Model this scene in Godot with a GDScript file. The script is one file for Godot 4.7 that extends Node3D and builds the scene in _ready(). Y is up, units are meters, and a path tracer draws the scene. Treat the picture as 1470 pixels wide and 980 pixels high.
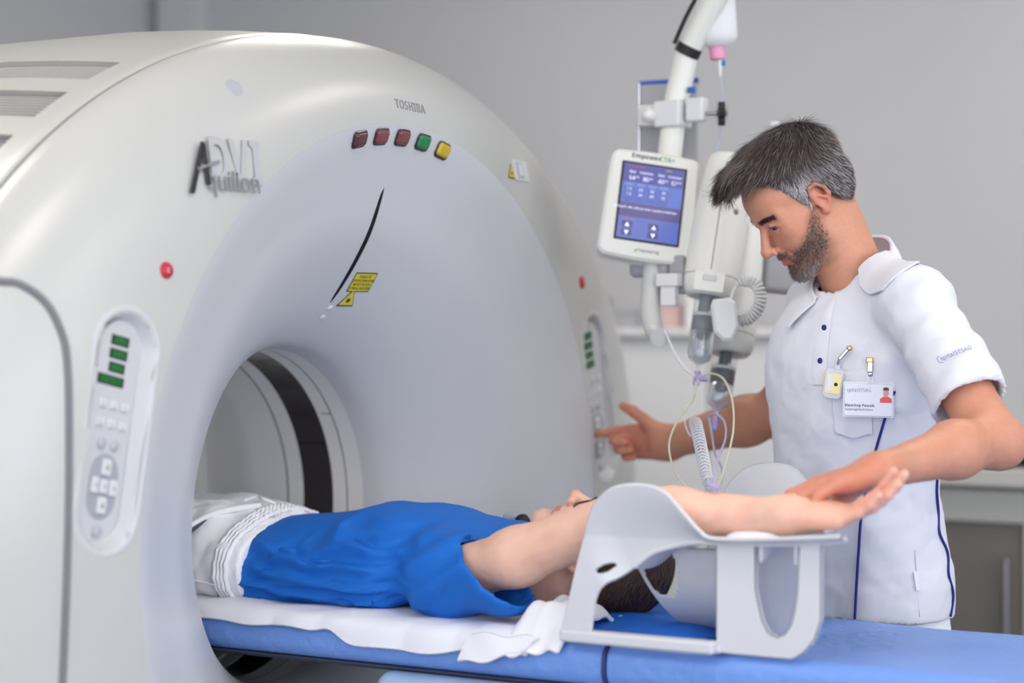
extends Node3D
# A radiographer lays the arm of a patient on a support in front of a CT scanner.
# Axes: the scanner's bore runs along z, its front faces +z, y is up; metres.

const BORE_Y := 1.0          # height of the bore's axis
const DISH_R := 0.757        # rim of the funnel-shaped front
var M := {}                  # materials
var counts := {}

# ------------------------------------------------------------------ names, parts
func numbered(called: String) -> String:
	var n: int = counts.get(called, 0)
	counts[called] = n + 1
	return called if n == 0 else "%s_%03d" % [called, n]

func thing(called: String, label: String, category: String, at := Vector3.ZERO, group := "") -> Node3D:
	var o := Node3D.new()
	o.name = numbered(called)
	add_child(o)
	o.position = at
	tag(o, label, category, group)
	return o

func tag(o: Node3D, label := "", category := "", group := "", kind := "") -> void:
	if label: o.set_meta("label", label)
	if category: o.set_meta("category", category)
	if group: o.set_meta("group", group)
	if kind: o.set_meta("kind", kind)

# a mesh whose points are given in the room's axes, under a thing or a part of it
func part(called: String, mesh: Mesh, m: Material, parent: Node3D, label := "") -> MeshInstance3D:
	var o := MeshInstance3D.new()
	o.name = called
	o.mesh = mesh
	o.material_override = m
	parent.add_child(o, true)
	var p: Node = parent
	var off := Vector3.ZERO
	while p is Node3D and p != self:
		off -= (p as Node3D).position
		p = p.get_parent()
	o.position = off
	if label: o.set_meta("label", label)
	return o

# a mesh with axes of its own, put at a place under a thing
func piece(called: String, mesh: Mesh, m: Material, parent: Node3D, where: Transform3D, label := "") -> MeshInstance3D:
	var o := part(called, mesh, m, parent, label)
	o.transform = Transform3D(where.basis, where.origin + o.position)
	return o

func struct(called: String, mesh: Mesh, m: Material, where := Transform3D()) -> MeshInstance3D:
	var o := MeshInstance3D.new()
	o.name = called
	o.mesh = mesh
	o.material_override = m
	add_child(o, true)
	o.transform = where
	o.set_meta("kind", "structure")
	return o

# ------------------------------------------------------------------ materials
func c8(r: float, g: float, b: float) -> Color: return Color(r / 255.0, g / 255.0, b / 255.0)
func lin(r: float, g: float, b: float) -> Color: return c8(r, g, b).srgb_to_linear()

func mat(called: String, c: Color, rough := 0.5, metal := 0.0, more := {}) -> StandardMaterial3D:
	var m := StandardMaterial3D.new()
	m.resource_name = called
	m.albedo_color = c
	m.roughness = rough
	m.metallic = metal
	for k in more: m.set(k, more[k])
	M[called] = m
	return m

func noise_tex(freq: float, seed_: int, size := 256, lo := 0.0, hi := 1.0, octaves := 4) -> NoiseTexture2D:
	var n := FastNoiseLite.new()
	n.seed = seed_
	n.noise_type = FastNoiseLite.TYPE_SIMPLEX_SMOOTH
	n.frequency = freq
	n.fractal_octaves = octaves
	var t := NoiseTexture2D.new()
	t.width = size
	t.height = size
	t.seamless = true
	t.noise = n
	var g := Gradient.new()
	g.set_color(0, Color(lo, lo, lo))
	g.set_color(1, Color(hi, hi, hi))
	t.color_ramp = g
	return t

func relief(m: StandardMaterial3D, tex: Texture2D, cm: float, per_metre: float) -> void:
	m.heightmap_enabled = true
	m.heightmap_texture = tex
	m.heightmap_scale = cm
	m.uv1_triplanar = true
	m.uv1_scale = Vector3.ONE * per_metre

func glow(m: StandardMaterial3D, c: Color, e: float) -> void:
	m.emission_enabled = true
	m.emission = c
	m.emission_energy_multiplier = e

func materials() -> void:
	mat("wall", c8(198, 199, 202), 0.85)
	relief(M.wall, noise_tex(0.05, 3), 0.05, 3.0)
	mat("ceiling", c8(236, 236, 234), 0.9)
	mat("floor", c8(150, 152, 156), 0.35)
	mat("white_metal", c8(242, 243, 244), 0.45)
	mat("shell", c8(190, 190, 186), 0.32, 0.0, {"clearcoat_enabled": true, "clearcoat": 0.25, "clearcoat_roughness": 0.25})
	mat("dish", c8(200, 202, 205), 0.38, 0.0, {"clearcoat_enabled": true, "clearcoat": 0.2, "clearcoat_roughness": 0.3})
	mat("liner", c8(230, 230, 228), 0.42)
	
	mat("window_band", c8(30, 22, 30), 0.12, 0.0, {"clearcoat_enabled": true, "clearcoat": 0.6, "clearcoat_roughness": 0.06})
	relief(M.window_band, noise_tex(0.03, 9), 0.01, 20.0)
	mat("seam", c8(120, 120, 124), 0.7)
	mat("grille", c8(150, 149, 148), 0.7)
	mat("grille_slat", c8(160, 159, 158), 0.6)
	mat("black_gloss", c8(12, 10, 14), 0.1)
	mat("black", c8(22, 22, 24), 0.55)
	mat("tray", c8(196, 197, 199), 0.4)
	mat("key", c8(212, 213, 215), 0.45)
	mat("key_grey", c8(176, 178, 184), 0.45)
	mat("key_ring", c8(160, 163, 170), 0.5)
	mat("display", c8(8, 40, 22), 0.2)
	mat("display_lit", c8(10, 60, 25), 0.3)
	glow(M.display_lit, c8(20, 120, 50), 0.16)
	mat("lamp_red", c8(120, 62, 66), 0.15)
	mat("lamp_red_dark", c8(86, 44, 52), 0.15)
	mat("lamp_green", c8(28, 122, 74), 0.12)
	mat("lamp_yellow", c8(196, 168, 34), 0.12)
	mat("lamp_frame", c8(52, 34, 40), 0.2)
	mat("button_red", c8(186, 44, 62), 0.3)
	mat("chrome", c8(208, 210, 214), 0.12, 1.0)
	mat("steel", c8(176, 178, 182), 0.3, 1.0)
	mat("letter_grey", c8(138, 138, 142), 0.5)
	mat("letter_silver", c8(168, 168, 174), 0.3, 0.6)
	mat("letter_dark", c8(66, 66, 70), 0.25, 0.6)
	mat("emblem_plate", c8(190, 190, 194), 0.4, 0.3)
	mat("label_yellow", c8(214, 200, 62), 0.6)
	mat("ink", c8(34, 32, 20), 0.7)
	mat("mattress", c8(112, 152, 224), 0.42)
	relief(M.mattress, noise_tex(0.04, 21, 256, 0, 1, 5), 0.25, 3.0)
	mat("piping", c8(36, 48, 110), 0.5)
	mat("cradle", c8(60, 66, 90), 0.5)
	mat("couch", c8(160, 186, 214), 0.4)
	mat("towel", c8(236, 236, 242), 0.95, 0.0, {"rim_enabled": true, "rim": 0.3})
	relief(M.towel, noise_tex(0.12, 5, 256, 0, 1, 3), 0.06, 18.0)
	mat("support", c8(208, 209, 214), 0.45)
	mat("off_white", c8(228, 228, 221), 0.38)
	mat("warm_grey", c8(206, 206, 202), 0.42)
	mat("box_grey", c8(158, 158, 161), 0.45)
	mat("strip_blue", c8(28, 84, 180), 0.4)
	mat("clamp", c8(214, 215, 216), 0.4)
	mat("cabinet_frame", c8(178, 178, 174), 0.5)
	mat("cabinet_door", c8(122, 118, 112), 0.55)
	mat("counter", c8(196, 194, 188), 0.4)
	mat("glass", Color(0.82, 0.86, 0.9, 0.16), 0.03, 0.0, {"transparency": BaseMaterial3D.TRANSPARENCY_ALPHA})
	mat("tube_clear", Color(0.93, 0.95, 0.97, 0.3), 0.06, 0.0, {"transparency": BaseMaterial3D.TRANSPARENCY_ALPHA})
	mat("tube_yellow", c8(230, 229, 208), 0.3, 0.0, {"backlight_enabled": true, "backlight": c8(200, 198, 170)})
	mat("tube_violet", c8(190, 182, 222), 0.25)
	mat("tube_blue", c8(170, 186, 206), 0.3)
	mat("coil_white", c8(224, 224, 222), 0.5)
	mat("fluid", Color(0.9, 0.93, 0.96, 0.04), 0.02, 0.0, {"refraction_enabled": true, "refraction_scale": 0.033, "transparency": BaseMaterial3D.TRANSPARENCY_ALPHA})
	mat("violet_plastic", c8(172, 158, 212), 0.3)
	mat("pink_plastic", c8(232, 156, 190), 0.4)
	mat("blue_plastic", c8(48, 120, 210), 0.4)
	mat("bag", Color(0.94, 0.95, 0.96, 0.75), 0.4, 0.0, {"transparency": BaseMaterial3D.TRANSPARENCY_ALPHA})

# ------------------------------------------------------------------ mesh makers
func commit(v: PackedVector3Array, idx: PackedInt32Array, col := PackedColorArray(), uv := PackedVector2Array()) -> ArrayMesh:
	var n := PackedVector3Array()
	n.resize(v.size())
	for t in range(0, idx.size(), 3):
		var a := idx[t]
		var b := idx[t + 1]
		var c := idx[t + 2]
		var k := (v[c] - v[a]).cross(v[b] - v[a])
		n[a] += k
		n[b] += k
		n[c] += k
	for i in n.size():
		n[i] = n[i].normalized() if n[i].length_squared() > 1e-24 else Vector3.UP
	var arr := []
	arr.resize(Mesh.ARRAY_MAX)
	arr[Mesh.ARRAY_VERTEX] = v
	arr[Mesh.ARRAY_NORMAL] = n
	arr[Mesh.ARRAY_INDEX] = idx
	if col.size(): arr[Mesh.ARRAY_COLOR] = col
	if uv.size(): arr[Mesh.ARRAY_TEX_UV] = uv
	var m := ArrayMesh.new()
	m.add_surface_from_arrays(Mesh.PRIMITIVE_TRIANGLES, arr)
	return m

# a sheet of nu x nv points; at(i, j) gives the point, skip(i, j) leaves a cell out
func sheet(nu: int, nv: int, at: Callable, wrap_u := false, skip = null) -> ArrayMesh:
	var v := PackedVector3Array()
	var uv := PackedVector2Array()
	var idx := PackedInt32Array()
	for j in nv:
		for i in nu:
			v.append(at.call(i, j))
			uv.append(Vector2(float(i) / (nu - 1), float(j) / (nv - 1)))
	for j in nv - 1:
		for i in (nu if wrap_u else nu - 1):
			if skip != null and skip.call(i, j): continue
			var i2 := (i + 1) % nu
			var a := j * nu + i
			var b := j * nu + i2
			var c := (j + 1) * nu + i2
			var d := (j + 1) * nu + i
			idx.append_array([a, b, c, a, c, d])
	return commit(v, idx, PackedColorArray(), uv)

# one mesh out of several; each keeps its own normals
func join(parts: Array) -> ArrayMesh:
	var st := SurfaceTool.new()
	st.begin(Mesh.PRIMITIVE_TRIANGLES)
	for p in parts:
		var m: Mesh = p[0] if p is Array else p
		var t: Transform3D = p[1] if p is Array else Transform3D()
		st.append_from(m, 0, t)
	return st.commit()

# a profile of (radius, height) turned about an axis
func lathe(profile: Array, seg: int, origin := Vector3.ZERO, axis := Vector3.UP, smooth := true) -> ArrayMesh:
	var b := frame(axis)
	var pts: Array = profile
	if not smooth:
		pts = []
		for i in profile.size():
			pts.append(profile[i])
			if i > 0 and i < profile.size() - 1: pts.append(profile[i])
	if smooth:
		return sheet(seg, pts.size(), func(i: int, j: int):
			var a := TAU * i / seg
			return origin + b.x * (cos(a) * pts[j].x) + b.z * (sin(a) * pts[j].x) + b.y * pts[j].y, true)
	return sheet(seg, pts.size(), func(i: int, j: int):
		var a := TAU * i / seg
		return origin + b.x * (cos(a) * pts[j].x) + b.z * (sin(a) * pts[j].x) + b.y * pts[j].y, true, func(_i: int, j: int): return j % 2 == 1)

func frame(up: Vector3) -> Basis:
	var y := up.normalized()
	var x := (Vector3.RIGHT if absf(y.x) < 0.8 else Vector3.FORWARD)
	var z := x.cross(y).normalized()
	return Basis(y.cross(z).normalized(), y, z)

# a smooth run of points through the given ones
func curve(pts: Array, per := 8, closed := false) -> Array:
	var out := []
	var n := pts.size()
	for i in (n if closed else n - 1):
		var a: Vector3 = pts[(i - 1 + n) % n] if closed or i > 0 else pts[i] * 2.0 - pts[i + 1]
		var b: Vector3 = pts[i]
		var c: Vector3 = pts[(i + 1) % n]
		var d: Vector3 = pts[(i + 2) % n] if closed or i + 2 < n else c * 2.0 - b
		for k in per:
			out.append(b.cubic_interpolate(c, a, d, float(k) / per))
	if not closed: out.append(pts[n - 1])
	return out

# a tube along points; radius is a number or one per point; flat squeezes it across "side"
func tube(pts: Array, radius: Variant, sides := 8, caps := true, closed := false) -> ArrayMesh:
	var n := pts.size()
	var fr: Array[Basis] = []
	var t0: Vector3 = (pts[1] - pts[0]).normalized()
	var b := frame(t0)
	for i in n:
		var t: Vector3
		if closed: t = (pts[(i + 1) % n] - pts[(i - 1 + n) % n]).normalized()
		else: t = (pts[mini(i + 1, n - 1)] - pts[maxi(i - 1, 0)]).normalized()
		var z := (b.z - t * b.z.dot(t)).normalized()
		b = Basis(t.cross(z), t, z)
		fr.append(b)
	var v := PackedVector3Array()
	var idx := PackedInt32Array()
	for i in n:
		var r: float = radius[i] if radius is Array else radius
		for k in sides:
			var a := TAU * k / sides
			v.append(pts[i] + fr[i].x * cos(a) * r + fr[i].z * sin(a) * r)
	for i in (n if closed else n - 1):
		var i2 := (i + 1) % n
		for k in sides:
			var k2 := (k + 1) % sides
			idx.append_array([i * sides + k, i * sides + k2, i2 * sides + k2, i * sides + k, i2 * sides + k2, i2 * sides + k])
	if caps and not closed:
		for e in [0, n - 1]:
			var s := v.size()
			for k in sides: v.append(v[e * sides + k])
			for k in range(1, sides - 1):
				if e == 0: idx.append_array([s, s + k + 1, s + k])
				else: idx.append_array([s, s + k, s + k + 1])
	return commit(v, idx)

# a box with rounded edges, centred on its origin
func rbox(size: Vector3, r: float, seg := 3) -> ArrayMesh:
	var st := SurfaceTool.new()
	st.begin(Mesh.PRIMITIVE_TRIANGLES)
	var h := size / 2.0
	r = minf(r, minf(h.x, minf(h.y, h.z)))
	var core := h - Vector3.ONE * r
	var g: Array[float] = []
	for k in seg + 1: g.append(-1.0 + tan((float(k) / seg - 1.0) * PI / 4.0) )
	# parameters across a face: the rounded edge, then the flat, then the other edge
	var ps := []
	for k in seg + 1: ps.append([-1.0, tan((1.0 - float(k) / seg) * PI / 4.0)])
	for k in seg + 1: ps.append([1.0, tan(float(k) / seg * PI / 4.0)])
	var n := ps.size()
	var v := PackedVector3Array()
	var nn := PackedVector3Array()
	var idx := PackedInt32Array()
	for f in 6:
		var ax := f / 2
		var sg := 1.0 if f % 2 == 0 else -1.0
		var start := v.size()
		for j in n:
			for i in n:
				var d := Vector3.ZERO
				var c := Vector3.ZERO
				d[ax] = sg
				c[ax] = sg * core[ax]
				var a1 := (ax + 1) % 3
				var a2 := (ax + 2) % 3
				d[a1] = ps[i][0] * ps[i][1]
				c[a1] = ps[i][0] * core[a1]
				d[a2] = ps[j][0] * ps[j][1]
				c[a2] = ps[j][0] * core[a2]
				d = d.normalized()
				v.append(c + d * r)
				nn.append(d)
		for j in n - 1:
			for i in n - 1:
				var a := start + j * n + i
				var q := [a, a + n, a + n + 1, a, a + n + 1, a + 1] if sg > 0 else [a, a + 1, a + n + 1, a, a + n + 1, a + n]
				idx.append_array(q)
	var arr := []
	arr.resize(Mesh.ARRAY_MAX)
	arr[Mesh.ARRAY_VERTEX] = v
	arr[Mesh.ARRAY_NORMAL] = nn
	arr[Mesh.ARRAY_INDEX] = idx
	var m := ArrayMesh.new()
	m.add_surface_from_arrays(Mesh.PRIMITIVE_TRIANGLES, arr)
	return m

func box_between(a: Vector3, b: Vector3, r := 0.004) -> Array:
	return [rbox((b - a).abs(), r), Transform3D(Basis(), (a + b) / 2.0)]

# a flat outline with thickness (along +z of its own axes), edges slightly bevelled
func plate(poly: PackedVector2Array, depth: float, bevel := 0.001, holes: Array = []) -> ArrayMesh:
	var st := SurfaceTool.new()
	st.begin(Mesh.PRIMITIVE_TRIANGLES)
	if not Geometry2D.is_polygon_clockwise(poly): poly.reverse()
	var inner := poly
	if bevel > 0.0:
		var off := Geometry2D.offset_polygon(poly, -bevel)
		if off.size() == 1: inner = off[0]
		else: bevel = 0.0
	for side in 2:
		var z := depth if side == 0 else 0.0
		var tri := Geometry2D.triangulate_polygon(inner)
		for t in range(0, tri.size(), 3):
			var o := [0, 1, 2] if side == 1 else [0, 2, 1]
			if Geometry2D.is_polygon_clockwise(PackedVector2Array([inner[tri[t]], inner[tri[t + 1]], inner[tri[t + 2]]])): o = [o[0], o[2], o[1]]
			for k in o:
				st.set_normal(Vector3(0, 0, 1 if side == 0 else -1))
				st.add_vertex(Vector3(inner[tri[t + k]].x, inner[tri[t + k]].y, z))
	var rim := func(p0: Vector2, p1: Vector2, q0: Vector2, q1: Vector2, z0: float, z1: float):
		var a := Vector3(p0.x, p0.y, z0)
		var b := Vector3(p1.x, p1.y, z0)
		var c := Vector3(q1.x, q1.y, z1)
		var d := Vector3(q0.x, q0.y, z1)
		var nrm := (c - a).cross(b - a).normalized()
		var outw := Vector3(p1.y - p0.y, -(p1.x - p0.x), 0) * -1.0
		if nrm.dot(outw) < 0: nrm = -nrm
		var o := [a, b, c, a, c, d] if (c - a).cross(b - a).dot(outw) > 0 else [a, c, b, a, d, c]
		for k in o:
			st.set_normal(nrm)
			st.add_vertex(k)
	for i in poly.size():
		var p0 := poly[i]
		var p1 := poly[(i + 1) % poly.size()]
		rim.call(p0, p1, p0, p1, bevel, depth - bevel)
	if bevel > 0.0 and inner.size() == poly.size():
		var shift := 0
		var best := 1e9
		for i in inner.size():
			if inner[i].distance_to(poly[0]) < best:
				best = inner[i].distance_to(poly[0])
				shift = i
		for i in poly.size():
			var p0 := poly[i]
			var p1 := poly[(i + 1) % poly.size()]
			var q0 := inner[(i + shift) % inner.size()]
			var q1 := inner[(i + 1 + shift) % inner.size()]
			rim.call(p0, p1, q0, q1, depth - bevel, depth)
			rim.call(p0, p1, q0, q1, bevel, 0.0)
	return st.commit()

func stadium(w: float, h: float, n := 12) -> PackedVector2Array:
	var p := PackedVector2Array()
	var r := w / 2.0
	for i in n + 1: p.append(Vector2(cos(PI * i / n) * r, h / 2 - r + sin(PI * i / n) * r))
	for i in n + 1: p.append(Vector2(-cos(PI * i / n) * r, -h / 2 + r - sin(PI * i / n) * r))
	return p

func rrect(w: float, h: float, r: float, n := 5) -> PackedVector2Array:
	var p := PackedVector2Array()
	for q in 4:
		var c := Vector2((w / 2 - r) * (1 if q in [0, 3] else -1), (h / 2 - r) * (1 if q < 2 else -1))
		for i in n + 1:
			var a := PI / 2 * (q + float(i) / n)
			p.append(c + Vector2(cos(a), sin(a)) * r)
	return p

func ring2(w: float, n := 24) -> PackedVector2Array:
	var p := PackedVector2Array()
	for i in n: p.append(Vector2(cos(TAU * i / n), sin(TAU * i / n)) * w)
	return p

func words(s: String, height: float, depth := 0.0006, serif := false, bold := false) -> Mesh:
	var t := TextMesh.new()
	t.text = s
	var f := SystemFont.new()
	f.font_names = PackedStringArray(["Droid Serif" if serif else "Droid Sans"])
	f.font_weight = 700 if bold else 400
	t.font = f
	t.font_size = 32
	t.pixel_size = height / 23.5
	t.depth = depth
	return t

# axes with z along "out" and y as near to "up" as can be
func facing(at: Vector3, out: Vector3, up := Vector3.UP, roll := 0.0) -> Transform3D:
	var z := out.normalized()
	var x := up.cross(z).normalized()
	var b := Basis(x, z.cross(x), z)
	return Transform3D(b * Basis(Vector3.BACK, roll), at)

# ------------------------------------------------------------------ camera, sky, light
func stage() -> void:
	var cam := Camera3D.new()
	cam.name = "camera"
	add_child(cam)
	cam.position = Vector3(-3.2087, 1.3810, 2.1386)
	cam.rotation_degrees = Vector3(-0.5334, -59.533, 0.0)
	cam.fov = 19.18
	cam.near = 0.05
	var lens := CameraAttributesPhysical.new()
	lens.frustum_focal_length = 71.02
	lens.frustum_focus_distance = 3.72
	lens.frustum_near = 0.05
	lens.exposure_aperture = 1.5
	cam.attributes = lens
	cam.current = true

	var env := Environment.new()
	env.background_mode = Environment.BG_SKY
	var sky := Sky.new()
	var air := ProceduralSkyMaterial.new()
	air.sky_top_color = c8(120, 160, 220)
	air.sky_horizon_color = c8(214, 224, 238)
	air.ground_bottom_color = c8(130, 130, 126)
	air.ground_horizon_color = c8(190, 194, 198)
	sky.sky_material = air
	env.sky = sky
	env.background_energy_multiplier = 1.2
	env.tonemap_mode = Environment.TONE_MAPPER_LINEAR
	env.tonemap_exposure = 1.02
	env.sdfgi_enabled = true
	env.ssao_enabled = true
	env.ssil_enabled = true
	var we := WorldEnvironment.new()
	we.name = "environment"
	we.environment = env
	add_child(we)

	# daylight that comes in by the windows
	for x in [-3.3, -1.5, 0.3]:
		var day := AreaLight3D.new()
		day.name = "window_daylight"
		add_child(day, true)
		day.area_size = Vector2(1.5, 1.6)
		day.transform = facing(Vector3(x, 1.75, 4.44), Vector3(0, -0.12, 1))
		day.light_color = c8(236, 241, 252)
		day.light_energy = 3.2
		day.area_range = 20.0
		day.shadow_enabled = true
	for z in [0.3, 2.7]:
		var day := AreaLight3D.new()
		day.name = "window_daylight"
		add_child(day, true)
		day.area_size = Vector2(1.7, 1.6)
		day.transform = facing(Vector3(-4.64, 1.75, z), Vector3(-1, -0.12, 0))
		day.light_color = c8(238, 242, 252)
		day.light_energy = 3.4
		day.area_range = 20.0
		day.shadow_enabled = true

# ------------------------------------------------------------------ the room
func room() -> void:
	var x0 := -4.7
	var x1 := 2.6
	var z0 := -2.8
	var z1 := 4.5
	var top := 2.95
	var put := func(called: String, a: Vector3, b: Vector3, m: Material):
		var s := box_between(a, b, 0.002)
		struct(called, s[0], m, s[1])
	put.call("floor", Vector3(x0 - .2, -0.15, z0 - .2), Vector3(x1 + .2, 0, z1 + .2), M.floor)
	put.call("ceiling", Vector3(x0 - .2, top, z0 - .2), Vector3(x1 + .2, top + .15, z1 + .2), M.ceiling)
	put.call("wall_right", Vector3(x1, 0, z0 - .2), Vector3(x1 + .2, top, z1 + .2), M.wall)
	put.call("wall_left", Vector3(x0 - .2, 0, z0 - .2), Vector3(x0, 0.92, z1 + .2), M.wall)
	put.call("wall_left", Vector3(x0 - .2, 2.58, z0 - .2), Vector3(x0, top, z1 + .2), M.wall)
	for e in [[z0 - .2, -0.6], [1.2, 1.8], [3.6, z1 + .2]]:
		put.call("wall_left", Vector3(x0 - .2, 0.92, e[0]), Vector3(x0, 2.58, e[1]), M.wall)
	for k in 2:
		var a: float = [-0.6, 1.8][k]
		var b: float = a + 1.8
		var bars := []
		for s in [[a, 0.92, a + .05, 2.58], [b - .05, 0.92, b, 2.58], [a, 0.92, b, 0.97], [a, 2.53, b, 2.58], [(a + b) / 2 - .025, 0.92, (a + b) / 2 + .025, 2.58]]:
			bars.append(box_between(Vector3(x0 - .13, s[1], s[0]), Vector3(x0 - .07, s[3], s[2]), 0.004))
		var w := struct("window_%d" % (k + 4), join(bars), M.white_metal)
		var pane := box_between(Vector3(x0 - .103, 0.92, a), Vector3(x0 - .095, 2.58, b), 0.001)
		piece("pane", pane[0], M.glass, w, pane[1])
	put.call("wall_back", Vector3(x0, 0, z0 - .2), Vector3(x1, top, z0), M.wall)
	# the wall with the windows, in pieces round the openings
	put.call("wall_front", Vector3(x0, 0, z1), Vector3(x1, 0.92, z1 + .2), M.wall)
	put.call("wall_front", Vector3(x0, 2.58, z1), Vector3(x1, top, z1 + .2), M.wall)
	var edges := [x0, -4.08, -2.52, -2.28, -0.72, -0.48, 1.08, x1]
	for k in [0, 2, 4, 6]:
		put.call("wall_front", Vector3(edges[k], 0.92, z1), Vector3(edges[k + 1], 2.58, z1 + .2), M.wall)
	for k in 3:
		var a: float = edges[1 + k * 2]
		var b: float = edges[2 + k * 2]
		var bars := []
		for s in [[a, 0.92, a + .05, 2.58], [b - .05, 0.92, b, 2.58], [a, 0.92, b, 0.97], [a, 2.53, b, 2.58], [(a + b) / 2 - .025, 0.92, (a + b) / 2 + .025, 2.58]]:
			bars.append(box_between(Vector3(s[0], s[1], z1 + .07), Vector3(s[2], s[3], z1 + .13), 0.004))
		var w := struct("window_%d" % (k + 1), join(bars), M.white_metal)
		var pane := box_between(Vector3(a, 0.92, z1 + .095), Vector3(b, 2.58, z1 + .103), 0.001)
		piece("pane", pane[0], M.glass, w, pane[1])
	# the corner has a boxed-in pipe run
	put.call("trim_1", Vector3(x1 - 0.07, 0, z0 + 0.05), Vector3(x1, top, z0 + 0.23), M.wall_trim)
	# light panels in the ceiling
	for p in [Vector2(-2.9, -0.9), Vector2(-1.1, -0.9), Vector2(1.2, -0.9), Vector2(-2.9, 1.2), Vector2(-1.1, 1.2), Vector2(1.4, 1.2), Vector2(-1.9, 3.2), Vector2(0.3, 3.2)]:
		var at := Vector3(p.x, top, p.y)
		var t := thing("ceiling_light", "flat square light panel set in the ceiling", "ceiling light", at, "ceiling light panels")
		part("frame", join([box_between(at + Vector3(-.33, -.03, -.33), at + Vector3(.33, 0, -.29)), box_between(at + Vector3(-.33, -.03, .29), at + Vector3(.33, 0, .33)), box_between(at + Vector3(-.33, -.03, -.33), at + Vector3(-.29, 0, .33)), box_between(at + Vector3(.29, -.03, -.33), at + Vector3(.33, 0, .33))]), M.white_metal, t)
		var d := box_between(at + Vector3(-.30, -.022, -.30), at + Vector3(.30, -.004, .30), 0.002)
		piece("diffuser", d[0], M.light_panel, t, d[1])
		var l := AreaLight3D.new()
		l.name = "panel_light"
		t.add_child(l)
		l.area_size = Vector2(0.58, 0.58)
		l.rotation_degrees = Vector3(-90, 0, 0)
		l.position = Vector3(0, -0.035, 0)
		l.light_color = c8(255, 244, 230)
		l.light_energy = 1.0
		l.area_range = 12.0
		l.shadow_enabled = true

# ------------------------------------------------------------------ the CT scanner
func outline(phi: float, k := 1.0) -> float:
	var cx := cos(phi)
	var sy := sin(phi)
	if sy >= 0.0: return 1.0 / sqrt(pow(cx / (1.175 * k), 2) + pow(sy / (0.928 * k), 2))
	return minf(1.175 * k / maxf(absf(cx), 1e-6), 0.97 / maxf(absf(sy), 1e-6))

const COVER_H := 0.15
const COVER_M := 1.9
func cover_z(x: float, y: float) -> float:
	var r := Vector2(x, y - BORE_Y).length()
	var q := clampf((r - DISH_R) / (outline(atan2(y - BORE_Y, x)) - DISH_R), 0.0, 1.0)
	return 0.015 - COVER_H * (1.0 - pow(maxf(0.0, 1.0 - pow(q, COVER_M)), 1.0 / COVER_M))

func cover_at(x: float, y: float) -> Vector3: return Vector3(x, y, cover_z(x, y))

func cover_out(x: float, y: float) -> Vector3:
	var e := 0.004
	return Vector3(cover_z(x - e, y) - cover_z(x + e, y), cover_z(x, y - e) - cover_z(x, y + e), 2 * e).normalized()

var dish_pts := [Vector2(0.330, -0.31), Vector2(0.334, -0.275), Vector2(0.357, -0.228), Vector2(0.419, -0.160), Vector2(0.539, -0.0755), Vector2(0.641, -0.032), Vector2(0.734, 0.008), Vector2(0.757, 0.015)]
func dish_z(r: float) -> float:
	for i in dish_pts.size() - 1:
		if r <= dish_pts[i + 1].x:
			var a: float = dish_pts[maxi(i - 1, 0)].y
			var b: float = dish_pts[i].y
			var c: float = dish_pts[i + 1].y
			var d: float = dish_pts[mini(i + 2, 7)].y
			var t := clampf((r - dish_pts[i].x) / (dish_pts[i + 1].x - dish_pts[i].x), 0, 1)
			var w := [dish_pts[i].x - dish_pts[maxi(i - 1, 0)].x, dish_pts[i + 1].x - dish_pts[i].x, dish_pts[mini(i + 2, 7)].x - dish_pts[i + 1].x]
			var m0: float = (c - a) / (w[0] + w[1])
			var m1: float = (d - b) / (w[1] + w[2])
			if i == 0: m0 = (c - b) / w[1]
			var t2 := t * t
			var t3 := t2 * t
			return (2 * t3 - 3 * t2 + 1) * b + (t3 - 2 * t2 + t) * w[1] * m0 + (-2 * t3 + 3 * t2) * c + (t3 - t2) * w[1] * m1
	return 0.015

func dish_at(r: float, deg: float) -> Vector3:
	return Vector3(cos(deg_to_rad(deg)) * r, BORE_Y + sin(deg_to_rad(deg)) * r, dish_z(r))

func dish_out(r: float, deg: float) -> Vector3:
	var s := (dish_z(r + 0.004) - dish_z(r - 0.004)) / 0.008
	return Vector3(-cos(deg_to_rad(deg)) * s, -sin(deg_to_rad(deg)) * s, 1).normalized()

# where a control panel lies on the cover: (along its width, along its length) -> room
const PANEL_W := 0.118
const PANEL_H := 0.372
func panel_xy(side: float, p: Vector2) -> Vector2:
	var lean := 0.205
	var q := Vector2(p.x * cos(lean) + p.y * sin(lean), -p.x * sin(lean) + p.y * cos(lean))
	return Vector2(side * 0.803 - side * q.x, 1.212 + q.y)

func panel_inside(x: float, y: float, grow: float) -> bool:
	var side := signf(x)
	var lean := 0.205
	var d := Vector2((x - side * 0.803) * -side, y - 1.212)
	var p := Vector2(d.x * cos(lean) - d.y * sin(lean), d.x * sin(lean) + d.y * cos(lean))
	var r := PANEL_W / 2 + grow
	var yy := maxf(absf(p.y) - (PANEL_H / 2 - PANEL_W / 2), 0.0)
	return Vector2(p.x, yy).length() < r

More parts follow.
